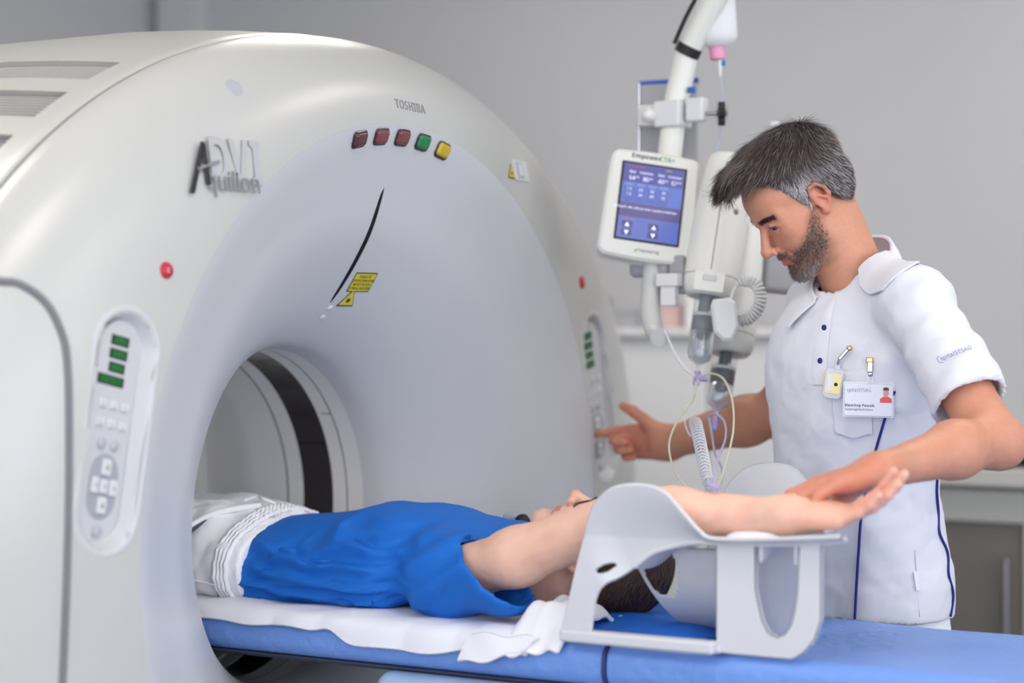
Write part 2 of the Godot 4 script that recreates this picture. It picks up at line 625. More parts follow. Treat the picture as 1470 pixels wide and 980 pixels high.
func gantry() -> Node3D:
	var g := thing("ct_scanner", "large white CT scanner gantry with round bore and arched housing", "CT scanner")
	# front cover: from the rim of the funnel out to the arch, with holes for the two control panels
	var nu := 480
	var nv := 37
	var at := func(i: int, j: int) -> Vector3:
		var phi := TAU * i / nu
		var w := PI / 2 * j / (nv - 1)
		var q := pow(sin(w), 2.0 / COVER_M)
		var r := DISH_R + (outline(phi) - DISH_R) * q
		return Vector3(cos(phi) * r, BORE_Y + sin(phi) * r, 0.015 - COVER_H * (1.0 - pow(maxf(cos(w), 0.0), 2.0 / COVER_M)))
	part("front_cover", sheet(nu, nv, at, true, func(i: int, j: int):
		var c: Vector3 = (at.call(i, j) + at.call(i + 1, j + 1)) / 2.0
		return panel_inside(c.x, c.y, 0.004)), M.shell, g)
	# seam behind the cover, then the housing
	part("housing_seam", sheet(240, 3, func(i: int, j: int):
		var phi := TAU * i / 240
		var r := outline(phi, [1.0, 0.988, 0.999][j])
		return Vector3(cos(phi) * r, BORE_Y + sin(phi) * r, [-0.135, -0.139, -0.143][j]), true), M.seam, g)
	var zs := [-0.143, -0.15, -0.17, -0.20, -0.26, -0.34, -0.45, -0.60, -0.75, -0.84, -0.89, -0.93, -0.95, -0.95]
	var ks := [0.999, 1.004, 1.006, 1.010, 1.017, 1.024, 1.03, 1.03, 1.03, 1.025, 1.012, 0.985, 0.93, 0.62]
	var vents := [[124, 129], [132, 137], [140, 145]]
	var housing := func(i: int, j: int) -> Vector3:
		var phi := TAU * i / 360
		var r := outline(phi, ks[j])
		return Vector3(cos(phi) * r, BORE_Y + sin(phi) * r, zs[j])
	part("housing", sheet(360, zs.size(), housing, true, func(i: int, j: int):
		for v in vents:
			if i >= v[0] and i < v[1] and j >= 3 and j < 8: return true
		return false), M.shell, g)
	for v in vents:
		# a recess: its walls, and the grille with fine slats on its floor
		var vent := part("air_vent", sheet(v[1] - v[0] + 1, 6, func(i: int, j: int):
			var p: Vector3 = housing.call(v[0] + i, 3 + j)
			var c := Vector3(0, BORE_Y, p.z)
			return c + (p - c) * 0.986), M.grille, g, "grey air vent grille")
		var ring := []
		for i in range(v[0], v[1] + 1): ring.append(housing.call(i, 3))
		for j in range(4, 9): ring.append(housing.call(v[1], j))
		for i in range(v[1] - 1, v[0] - 1, -1): ring.append(housing.call(i, 8))
		for j in range(7, 3, -1): ring.append(housing.call(v[0], j))
		part("vent_wall", sheet(ring.size(), 2, func(i: int, j: int):
			var p: Vector3 = ring[i]
			var c := Vector3(0, BORE_Y, p.z)
			return p if j == 0 else c + (p - c) * 0.985, true), M.shell, vent)
		for k in 9:
			var phi := deg_to_rad(v[0] + (v[1] - v[0]) * (k + 0.5) / 9.0)
			var line := []
			for j in range(3, 9):
				var r := outline(phi, ks[j]) * 0.9875
				line.append(Vector3(cos(phi) * r, BORE_Y + sin(phi) * r, zs[j]))
			part("slat", tube(line, 0.0035, 4, false), M.grille_slat, vent)
	# seam round the lower side door
	var run := []
	for y in [0.05, 0.3, 0.6, 0.85, 1.025, 1.2, 1.32]: run.append(Vector2(-0.93 + 0.033 * clampf((y - 0.6) / 0.72, 0, 1), y))
	for p in [Vector2(-0.903, 1.37), Vector2(-0.922, 1.413), Vector2(-0.955, 1.440), Vector2(-0.99, 1.452)]: run.append(p)
	var seam3 := []
	for p in run: seam3.append(cover_at(p.x, p.y))
	for z in [-0.16, -0.3, -0.5, -0.8]:
		var phi := deg_to_rad(151.5)
		var r := outline(phi, 1.0 if z > -0.17 else (1.02 if z > -0.4 else 1.03))
		seam3.append(Vector3(cos(phi) * r, BORE_Y + sin(phi) * r, z))
	part("door_seam", tube(curve(seam3, 6), 0.0065, 6), M.seam, g)
	# the funnel
	var rr := []
	for k in 41: rr.append(0.33 + (DISH_R - 0.33) * pow(k / 40.0, 1.5))
	part("funnel", sheet(180, rr.size(), func(i: int, j: int):
		var a := TAU * i / 180
		return Vector3(cos(a) * rr[j], BORE_Y + sin(a) * rr[j], dish_z(rr[j])), true), M.dish, g)
	# inside of the bore
	var bore := func(r0: float, za: float, r1: float, zb: float) -> ArrayMesh:
		return sheet(120, 2, func(i: int, j: int):
			var a := TAU * i / 120
			var r: float = [r0, r1][j]
			return Vector3(cos(a) * r, BORE_Y + sin(a) * r, [za, zb][j]), true)
	part("bore_ring", bore.call(0.33, -0.31, 0.33, -0.350), M.liner, g)
	part("ring_seam", bore.call(0.331, -0.350, 0.331, -0.353), M.seam, g)
	part("bore_ring", bore.call(0.33, -0.353, 0.33, -0.388), M.liner, g)
	for k in 8:
		var a0 := 22.0 + 45.0 * k
		part("scan_window", sheet(16, 2, func(i: int, j: int):
			var a := deg_to_rad(a0 + 44.6 * i / 15.0)
			return Vector3(cos(a) * 0.3303, BORE_Y + sin(a) * 0.3303, [-0.388, -0.466][j])), M.window_band, g, "dark scan window segment inside the bore")
	part("window_backing", bore.call(0.334, -0.373, 0.334, -0.469), M.black, g)
	part("bore_ring", bore.call(0.33, -0.466, 0.33, -0.506), M.liner, g)
	part("ring_seam", bore.call(0.331, -0.506, 0.331, -0.510), M.seam, g)
	part("bore_ring", bore.call(0.33, -0.510, 0.33, -0.60), M.liner, g)
	part("rear_funnel", sheet(120, 8, func(i: int, j: int):
		var a := TAU * i / 120
		var r: float = [0.33, 0.332, 0.34, 0.36, 0.40, 0.47, 0.56, 0.62][j]
		return Vector3(cos(a) * r, BORE_Y + sin(a) * r, [-0.60, -0.62, -0.65, -0.69, -0.75, -0.83, -0.92, -0.95][j]), true), M.liner, g)
	var c0 := deg_to_rad(35.0)
	part("ring_joint", tube([Vector3(cos(c0) * .3295, BORE_Y + sin(c0) * .3295, -0.353), Vector3(cos(c0) * .3295, BORE_Y + sin(c0) * .3295, -0.376)], 0.0012, 4), M.seam, g)
	# laser slot in the funnel
	var slot := []
	var wid := []
	for k in 25:
		var t := k / 24.0
		var r := lerpf(0.419, 0.641, t)
		slot.append(dish_at(r, 90) + dish_out(r, 90) * -0.0045)
		wid.append(0.0085 * pow(maxf(sin(PI * clampf(t * 0.97 + 0.02, 0, 1)), 0.0), 0.2))
	part("laser_slot", tube(slot, wid, 8), M.black_gloss, g, "narrow black laser slot")
	for r in [0.41, 0.392]:
		piece("screw_cover", lathe([Vector2(0.0001, 0.003), Vector2(0.005, 0.003), Vector2(0.0068, 0.0)], 14), M.key, g, Transform3D(frame(dish_out(r, 88.5)), dish_at(r, 88.5)))
	# warning labels beside the slot
	warning_plate(g, facing(dish_at(0.464, 82.8), dish_out(0.464, 82.8)), 0.066, 0.046)
	warning_triangle(g, facing(dish_at(0.433, 83.6), dish_out(0.433, 83.6)), 0.05)
	# status lamps along the rim
	var hues := [M.lamp_red_dark, M.lamp_red, M.lamp_red, M.lamp_green, M.lamp_yellow]
	var said := ["dark red status lamp, off", "red status lamp, off", "red status lamp, off", "green status lamp", "yellow status lamp"]
	for k in 5:
		var a := 101.2 - 5.6 * k
		var tf := facing(dish_at(0.733, a), dish_out(0.733, a), Vector3(cos(deg_to_rad(a)), sin(deg_to_rad(a)), 0))
		var fr := piece("lamp_frame", plate(rrect(0.044, 0.034, 0.009), 0.004, 0.0015), M.lamp_frame, g, tf)
		var lens := MeshInstance3D.new()
		lens.name = "status_lens"
		lens.mesh = rbox(Vector3(0.038, 0.027, 0.014), 0.007)
		lens.material_override = hues[k]
		fr.add_child(lens, true)
		lens.position = Vector3(-0.001, 0.001, 0.003)
		lens.set_meta("label", said[k])
	# emergency buttons, oval recess, shutter switch
	for s in [Vector2(-0.688, 1.465), Vector2(0.721, 1.47)]:
		var b := piece("stop_button", lathe([Vector2(0.0001, 0.006), Vector2(0.0075, 0.0055), Vector2(0.0095, 0.004), Vector2(0.0095, 0.0)], 20), M.button_red, g, Transform3D(frame(cover_out(s.x, s.y)), cover_at(s.x, s.y)), "red stop button")
		var rg := MeshInstance3D.new()
		rg.name = "button_ring"
		rg.mesh = lathe([Vector2(0.0095, 0.003), Vector2(0.0125, 0.0035), Vector2(0.014, 0.0)], 20)
		rg.material_override = M.button_red
		b.add_child(rg, true)
		var mk := MeshInstance3D.new()
		mk.name = "button_mark"
		mk.mesh = rbox(Vector3(0.003, 0.002, 0.009), 0.0008)
		mk.material_override = M.pink_plastic
		b.add_child(mk, true)
		mk.position = Vector3(0, 0.0055, 0)
	piece("cap_plug", lathe([Vector2(0.0001, 0.001), Vector2(0.012, 0.001), Vector2(0.015, 0.0015), Vector2(0.017, 0.0)], 24), M.key_grey, g, Transform3D(frame(cover_out(-0.461, 1.784)), cover_at(-0.461, 1.784)))
	var sw := facing(cover_at(0.452, 1.699), cover_out(0.452, 1.699))
	var swp := piece("switch_plate", plate(rrect(0.075, 0.045, 0.004), 0.002, 0.0008), M.key, g, sw)
	var sww := MeshInstance3D.new()
	sww.name = "switch_window"
	sww.mesh = plate(rrect(0.034, 0.034, 0.003), 0.0026, 0.0006)
	sww.material_override = M.key_grey
	swp.add_child(sww, true)
	sww.position = Vector3(-0.006, 0, 0.001)
	var swk := MeshInstance3D.new()
	swk.name = "switch_rocker"
	swk.mesh = rbox(Vector3(0.014, 0.026, 0.006), 0.002)
	swk.material_override = M.key
	swp.add_child(swk, true)
	swk.position = Vector3(-0.004, 0, 0.003)
	warning_triangle(g, facing(cover_at(0.405, 1.694), cover_out(0.405, 1.694)), 0.034)
	# lettering
	piece("maker_lettering", words("TOSHIBA", 0.018, 0.0010, false, true), M.letter_grey, g, facing(cover_at(0.025, 1.794), cover_out(0.025, 1.794), Vector3.UP, -0.03), "grey maker's lettering")
	var em := facing(cover_at(-0.528, 1.642) + Vector3(0, 0, 0.002), cover_out(-0.497, 1.645), Vector3.UP, 0.0)
	var emblem := piece("model_emblem", words("DVI", 0.062, 0.0012, false, true), M.emblem_plate, g, Transform3D(em.basis * Basis.from_scale(Vector3(0.92, 1.25, 1)), em.origin), "pale three-letter emblem")
	emblem.position += em.basis.y * 0.010 + em.basis.x * 0.018
	piece("model_lettering", words("quilion", 0.030, 0.002, false, false), M.letter_silver, g, Transform3D(em.basis * Basis.from_scale(Vector3(1.0, 1.1, 1)), em.origin + em.basis.y * -0.027 + em.basis.x * 0.008 + em.basis.z * 0.003))
	var slash := PackedVector2Array([Vector2(-0.098, -0.050), Vector2(-0.088, -0.050), Vector2(-0.052, 0.036), Vector2(-0.060, 0.039)])
	piece("model_initial", plate(slash, 0.005, 0.001), M.letter_dark, g, em)
	piece("model_initial", plate(PackedVector2Array([Vector2(-0.060, 0.039), Vector2(-0.052, 0.036), Vector2(-0.048, -0.034), Vector2(-0.057, -0.034)]), 0.005, 0.001), M.letter_dark, g, em)
	piece("model_initial", plate(PackedVector2Array([Vector2(-0.078, -0.012), Vector2(-0.078, -0.005), Vector2(-0.022, 0.010), Vector2(-0.022, 0.004)]), 0.005, 0.0008), M.letter_silver, g, em)
	# little maker's badge low on the left of the funnel
	for side in [-1.0, 1.0]: control_panel(g, side)
	return g

func warning_plate(parent: Node3D, tf: Transform3D, w: float, h: float) -> void:
	var p := piece("warning_label", plate(rrect(w, h, 0.0015), 0.0012, 0.0003), M.ink, parent, tf, "yellow printed warning label")
	var y := MeshInstance3D.new()
	y.name = "label_face"
	y.mesh = plate(rrect(w - 0.005, h - 0.005, 0.001), 0.0016, 0.0003)
	y.material_override = M.label_yellow
	p.add_child(y, true)
	for k in 4:
		var l := MeshInstance3D.new()
		l.name = "print"
		l.mesh = words(["VORSICHT", "LASERSTRAHLUNG", "NICHT IN DEN", "STRAHL BLICKEN"][k], h * 0.13, 0.0004)
		l.material_override = M.ink
		p.add_child(l, true)
		l.position = Vector3(0, h * (0.3 - 0.2 * k), 0.0018)

func warning_triangle(parent: Node3D, tf: Transform3D, w: float) -> void:
	var tri := func(s: float) -> PackedVector2Array: return PackedVector2Array([Vector2(-s / 2, -s * 0.42), Vector2(s / 2, -s * 0.42), Vector2(0, s * 0.45)])
	var p := piece("warning_triangle", plate(tri.call(w), 0.0012, 0.0), M.ink, parent, tf, "yellow triangular laser warning sign")
	var y := MeshInstance3D.new()
	y.name = "sign_face"
	y.mesh = plate(tri.call(w * 0.84), 0.0016, 0.0)
	y.material_override = M.label_yellow
	p.add_child(y, true)
	var burst := PackedVector2Array()
	for i in 16: burst.append(Vector2(cos(TAU * i / 16), sin(TAU * i / 16)) * w * (0.15 if i % 2 == 0 else 0.075) + Vector2(0, -w * 0.12))
	var s := MeshInstance3D.new()
	s.name = "sign_symbol"
	s.mesh = plate(burst, 0.0020, 0.0)
	s.material_override = M.ink
	p.add_child(s, true)

func control_panel(g: Node3D, side: float) -> void:
	var n := 64
	var rim := stadium(PANEL_W, PANEL_H, 31)
	n = rim.size()
	# the moulded rim: (how far outside the outline, how far proud of the cover)
	var prof := [Vector2(0.015, -0.001), Vector2(0.010, 0.0015), Vector2(0.004, 0.001), Vector2(-0.001, -0.003), Vector2(-0.006, -0.012), Vector2(-0.011, -0.019), Vector2(-0.013, -0.021)]
	var p := part("control_panel", sheet(n, prof.size(), func(i: int, j: int):
		var a: Vector2 = rim[i]
		var core := Vector2(0, clampf(a.y, -(PANEL_H - PANEL_W) / 2, (PANEL_H - PANEL_W) / 2))
		var o: Vector2 = (a - core).normalized()
		var xy := panel_xy(side, a + o * prof[j].x)
		var base := panel_xy(side, a)
		return Vector3(xy.x, xy.y, (cover_z(xy.x, xy.y) if j < 2 else cover_z(base.x, base.y)) + prof[j].y), true), M.tray, g, "recessed control panel with green displays and keys")
	var ctr := panel_xy(side, Vector2.ZERO)
	var up := panel_xy(side, Vector2(0, 1)) - ctr
	var tf := facing(Vector3(ctr.x, ctr.y, cover_z(ctr.x, ctr.y) - 0.024), Vector3(0, 0, 1), Vector3(up.x, up.y, 0))
	var add := func(called: String, mesh: Mesh, m: Material, x: float, y: float, z := 0.004) -> void:
		var o := MeshInstance3D.new()
		o.name = called
		o.mesh = mesh
		o.material_override = m
		p.add_child(o, true)
		o.transform = Transform3D(tf.basis, tf.origin + tf.basis * Vector3(x, y, z))
	add.call("panel_face", plate(stadium(PANEL_W - 0.02, PANEL_H - 0.02), 0.005, 0.0005), M.tray, 0, 0, 0.0)
	var dx := -0.004
	for k in 4:
		var w: float = [0.036, 0.036, 0.032, 0.056][k]
		var y: float = 0.142 - 0.0215 * k
		var x := dx + (0.0 if k < 3 else -0.010)
		add.call("display_bezel", plate(rrect(w + 0.006, 0.0165, 0.001), 0.0015, 0.0003), M.black, x, y)
		add.call("number_display", plate(rrect(w, 0.0125, 0.0008), 0.0020, 0.0002), M.display_lit, x, y)
		for d in (3 if k < 3 else 5):
			add.call("digit", words(["0", "8", "5", "2", "1"][d], 0.009, 0.0004), M.digit, x + (d - (1.0 if k < 3 else 2.0)) * 0.0095, y, 0.0062)
	for r in 2:
		for c in 3:
			add.call("key", rbox(Vector3(0.017, 0.014, 0.006), 0.003), M.key, (c - 1) * 0.026, 0.040 - 0.030 * r, 0.006)
			add.call("key_mark", plate(PackedVector2Array([Vector2(-.004, -.004), Vector2(.003, -.004), Vector2(.003, -.0025), Vector2(-.0025, -.0025), Vector2(-.0025, .005), Vector2(-.004, .005)]), 0.0004, 0.0), M.key_grey, (c - 1) * 0.026, 0.040 - 0.030 * r, 0.0091)
	for c in 2:
		add.call("round_key", lathe([Vector2(0.0001, 0.004), Vector2(0.008, 0.004), Vector2(0.010, 0.001), Vector2(0.010, 0)], 18, Vector3.ZERO, Vector3.BACK), M.key_grey, -0.016 + c * 0.030, -0.022, 0.005)
	add.call("pad", plate(stadium(0.066, 0.104), 0.0025, 0.001), M.key_ring, 0.0, -0.088)
	for q in [[0, 0.030, 0.020, 0.026], [0, -0.030, 0.020, 0.026], [0.021, 0, 0.016, 0.026], [-0.021, 0, 0.016, 0.026], [0, 0, 0.018, 0.022]]:
		add.call("pad_key", rbox(Vector3(q[2], q[3], 0.006), 0.003), M.key, q[0], -0.088 + q[1], 0.008)
		add.call("key_mark", ring_arrow(), M.green_mark if q[1] != 0 else M.key_grey, q[0], -0.088 + q[1], 0.0111)
	add.call("round_key", lathe([Vector2(0.0001, 0.005), Vector2(0.009, 0.005), Vector2(0.011, 0.002), Vector2(0.011, 0)], 18, Vector3.ZERO, Vector3.BACK), M.key_grey, 0.0, -0.158, 0.005)

func ring_arrow() -> ArrayMesh:
	return plate(PackedVector2Array([Vector2(-.004, -.003), Vector2(.004, -.003), Vector2(0, .005)]), 0.0004, 0.0)

# ------------------------------------------------------------------ the table
func patient_table() -> void:
	var t := thing("patient_table", "long scanner table with a blue padded mattress running into the bore", "patient table", Vector3(0, 0, 0.9))
	var sec := []       # rounded section of the mattress
	for p in rrect(0.49, 0.074, 0.03, 6): sec.append(p)
	var slab := func(za: float, zb: float) -> ArrayMesh:
		var zz := [za, za + 0.0005, za + 0.004]
		var n := 40
		for k in range(1, n): zz.append(lerpf(za + 0.004, zb - 0.004, float(k) / n))
		zz.append_array([zb - 0.004, zb - 0.0005, zb])
		var last := zz.size() - 1
		return sheet(sec.size(), zz.size(), func(i: int, j: int):
			var k := 1.0
			if j == 0 or j == last: k = 0.02
			elif j == 1 or j == last - 1: k = 0.985
			var s: Vector2 = sec[i]
			var dz := sin(zz[j] * 9.0 + s.x * 4.0) * 0.0015 + sin(zz[j] * 23.0 + s.y * 30.0) * 0.0008
			return Vector3(s.x * k, 0.809 + s.y * k + (dz if s.y > 0 else 0.0), zz[j]), true)
	part("mattress", slab.call(-1.55, 0.570), M.mattress, t, "blue padded mattress section")
	part("mattress", slab.call(0.574, 2.3), M.mattress, t, "blue padded mattress section")
	var weld := []
	for s in sec: weld.append(Vector3(s.x * 1.003, 0.809 + s.y * 1.01, 0.572))
	part("seam_piping", tube(weld, 0.004, 6, false, true), M.piping, t)
	var under := []
	for k in 13: under.append(Vector2(-0.225 + 0.45 * k / 12.0, 0.765 - 0.035 * sin(PI * k / 12.0)))
	part("table_top", sheet(26, 2, func(i: int, j: int):
		var q: Vector2 = under[i] if i < 13 else Vector2(under[25 - i].x, 0.772)
		return Vector3(q.x, q.y, [-1.6, 2.35][j]), true), M.cradle, t)
	var body := rbox(Vector3(0.51, 0.30, 2.1), 0.03, 5)
	piece("couch_body", body, M.couch, t, Transform3D(Basis(), Vector3(0, 0.613, 1.16)), "pale blue couch body")
	piece("pedestal", rbox(Vector3(0.42, 0.45, 1.3), 0.05), M.white_metal, t, Transform3D(Basis(), Vector3(0, 0.225, 1.25)))

# ------------------------------------------------------------------ arm support
# a sheet with thickness: the middle surface is at(i, j), skip leaves holes
func thick(nu: int, nv: int, at: Callable, d: float, skip = null) -> ArrayMesh:
	var mid := PackedVector3Array()
	for j in nv:
		for i in nu: mid.append(at.call(i, j))
	var nrm := PackedVector3Array()
	for j in nv:
		for i in nu:
			var a: Vector3 = mid[j * nu + mini(i + 1, nu - 1)] - mid[j * nu + maxi(i - 1, 0)]
			var b: Vector3 = mid[mini(j + 1, nv - 1) * nu + i] - mid[maxi(j - 1, 0) * nu + i]
			nrm.append(a.cross(b).normalized())
	var v := PackedVector3Array()
	var idx := PackedInt32Array()
	for s in [1.0, -1.0]:
		for k in mid.size(): v.append(mid[k] + nrm[k] * d * 0.5 * s)
	var half := mid.size()
	var gone := func(i: int, j: int) -> bool:
		if i < 0 or j < 0 or i >= nu - 1 or j >= nv - 1: return true
		return skip != null and skip.call(i, j)
	var rimv := PackedVector3Array()
	var rimi := PackedInt32Array()
	for j in nv - 1:
		for i in nu - 1:
			if gone.call(i, j): continue
			var a := j * nu + i
			var b := a + 1
			var c := a + nu + 1
			var e := a + nu
			idx.append_array([a, c, b, a, e, c])
			idx.append_array([half + a, half + b, half + c, half + a, half + c, half + e])
			for q in [[i, j - 1, a, b], [i + 1, j, b, c], [i, j + 1, c, e], [i - 1, j, e, a]]:
				if gone.call(q[0], q[1]):
					var p0: Vector3 = v[q[2]]
					var p1: Vector3 = v[q[3]]
					var p2: Vector3 = v[half + q[3]]
					var p3: Vector3 = v[half + q[2]]
					var out := (p1 - p0).cross(nrm[q[2]]).normalized() * d * 0.35
					var s := rimv.size()
					rimv.append_array([p0, p1, (p1 + p2) / 2 + out, (p0 + p3) / 2 + out, p2, p3])
					rimi.append_array([s, s + 1, s + 2, s, s + 2, s + 3, s + 3, s + 2, s + 4, s + 3, s + 4, s + 5])
	var m := commit(v, idx)
	return join([m, commit(rimv, rimi)]) if rimi.size() else m

func along(tab: Array, s: float) -> float:      # smooth run through a list of values
	var n := tab.size() - 1
	var x := clampf(s, 0, 1) * n
	var i := mini(int(x), n - 1)
	return cubic_interpolate(tab[i], tab[i + 1], tab[maxi(i - 1, 0)], tab[mini(i + 2, n)], x - i)

func arm_support() -> void:
	var t := thing("arm_support", "light grey moulded plastic arm support standing over the patient's head", "arm support", Vector3(-0.05, 0.847, 0.75))
	var uz := [.501, .520, .539, .559, .579, .611, .662, .700, .731, .756, .780, .870, .998]
	var uy := [.862, .932, 1.003, 1.062, 1.091, 1.112, 1.118, 1.108, 1.076, 1.049, 1.037, 1.041, 1.052]
	var lz := [.556, .566, .582, .600, .622, .642, .664, .700, .731, .756, .780, .870, .998]
	var ly := [.862, .925, .950, .960, .975, .992, 1.007, 1.019, 1.026, 1.028, 1.028, 1.031, 1.043]
	for side in [-1.0, 1.0]:
		var ns := 240
		var nc := 44
		var far_end := 1.0 if side < 0 else 0.82
		var wall := func(i: int, j: int) -> Vector3:
			var s := i / float(ns - 1) * far_end
			var c := j / float(nc - 1)
			var z := lerpf(along(uz, s), along(lz, s), c)
			var y := lerpf(along(uy, s), along(ly, s), c)
			# the wall curls outwards towards its crest and in under the arm
			var lift := clampf((y - 1.03) / 0.09, -1.0, 1.0)
			var x := 0.262 + 0.018 * maxf(lift, 0.0) - 0.020 * smoothstep(0.0, 1.0, c) * smoothstep(0.15, 0.35, s)
			return Vector3(side * x, y, z)
		part("arm_rest_wall", thick(ns, nc, wall, 0.008, func(i: int, j: int):
			var p: Vector3 = wall.call(i, j)
			var a := Vector2(p.z - 0.581, p.y - 0.976).rotated(-0.45)
			return Vector2(a.x / 0.019, a.y / 0.008).length() < 1.0), M.support, t)
		part("arm_rest_tray", thick(40, 16, func(i: int, j: int):
			var s := lerpf(0.36, far_end, i / 39.0)
			var c := j / 15.0
			var z := along(lz, s) - 0.115 * c * smoothstep(0.7, 1.0, s)
			var y := along(ly, s) - 0.001 + 0.012 * pow(c, 3.0) - 0.006 * sin(PI * c)
			return Vector3(side * lerpf(0.246, 0.105, c), y, z), 0.007), M.support, t)
	var pad := thing("foam_pad", "small white foam pad under the patient's wrist on the arm support", "pad", Vector3(-0.20, 1.034, 0.83))
	part("pad_body", lathe([Vector2(0.0001, 0.016), Vector2(0.030, 0.014), Vector2(0.044, 0.008), Vector2(0.046, 0.001), Vector2(0.0001, 0.0)], 24, Vector3(-0.205, 1.030, 0.825)), M.towel, pad)
	# head tunnel between the two rests
	var zf := func(a: float) -> float: return 0.578 + 0.065 * pow(sin(a * PI), 1.0)
	part("head_tunnel", thick(60, 70, func(i: int, j: int):
		var a := i / 59.0                                # 0 near rim, 1 far rim
		var ang := PI + PI * a
		var z := lerpf(zf.call(a), 0.79, j / 69.0)
		return Vector3(cos(ang) * 0.165, 1.005 + sin(ang) * 0.155, z), 0.006, func(i: int, j: int):
			var a := i / 59.0
			var y: float = 1.005 + sin(PI + PI * a) * 0.155
			var z: float = lerpf(zf.call(a), 0.79, j / 69.0)
			return cos(PI + PI * a) < 0 and Vector2((z - 0.634) / 0.034, (y - 0.966) / 0.045).length() < 1.0), M.support, t)
	# end block: a panel with a deep U-shaped cut-out, and the panel behind it
	var poly := PackedVector2Array([Vector2(.774, 1.032), Vector2(.774, .849)])
	poly.append_array([Vector2(.905, .849), Vector2(.926, .862), Vector2(.944, .884), Vector2(.955, .915), Vector2(.955, 1.036), Vector2(.917, 1.036), Vector2(.914, .956)])
	for k in 7:
		var a := lerpf(0.25, PI - 0.25, k / 6.0)
		poly.append(Vector2(.880 + cos(a) * .031, .945 - sin(a) * .062))
	poly.append_array([Vector2(.844, .956), Vector2(.843, 1.032)])
	var turn := Basis(Vector3(0, 0, 1), Vector3(0, 1, 0), Vector3(-1, 0, 0))
	piece("end_panel", plate(poly.duplicate(), 0.010, 0.002), M.support, t, Transform3D(turn, Vector3(-0.232, 0, 0)), "upright panel with a U-shaped cut-out")
	piece("end_panel", plate(PackedVector2Array([Vector2(.776, 1.02), Vector2(.776, .849), Vector2(.88, .849), Vector2(.895, .9), Vector2(.895, 1.02)]), 0.008, 0.0015), M.support, t, Transform3D(turn, Vector3(-0.085, 0, 0)))
	piece("end_panel", plate(PackedVector2Array([Vector2(-.235, .849), Vector2(-.09, .849), Vector2(-.09, 1.03), Vector2(-.235, 1.03)]), 0.008, 0.0015), M.support, t, Transform3D(Basis(), Vector3(0, 0, 0.774)))
	for z in [0.848, 0.908]:
		piece("gusset", plate(PackedVector2Array([Vector2(-.24, 1.0), Vector2(-.24, 1.03), Vector2(-.13, 1.03)]), 0.006, 0.001), M.support, t, Transform3D(Basis(), Vector3(0, 0, z)))
	for s in [box_between(Vector3(-0.268, .849, .498), Vector3(-0.240, .870, .780), 0.006), box_between(Vector3(-0.25, .849, .760), Vector3(0.03, .862, .785), 0.005), box_between(Vector3(-0.13, 1.014, .785), Vector3(0.13, 1.022, .83), 0.003)]:
		piece("base_rail", s[0], M.support, t, s[1])

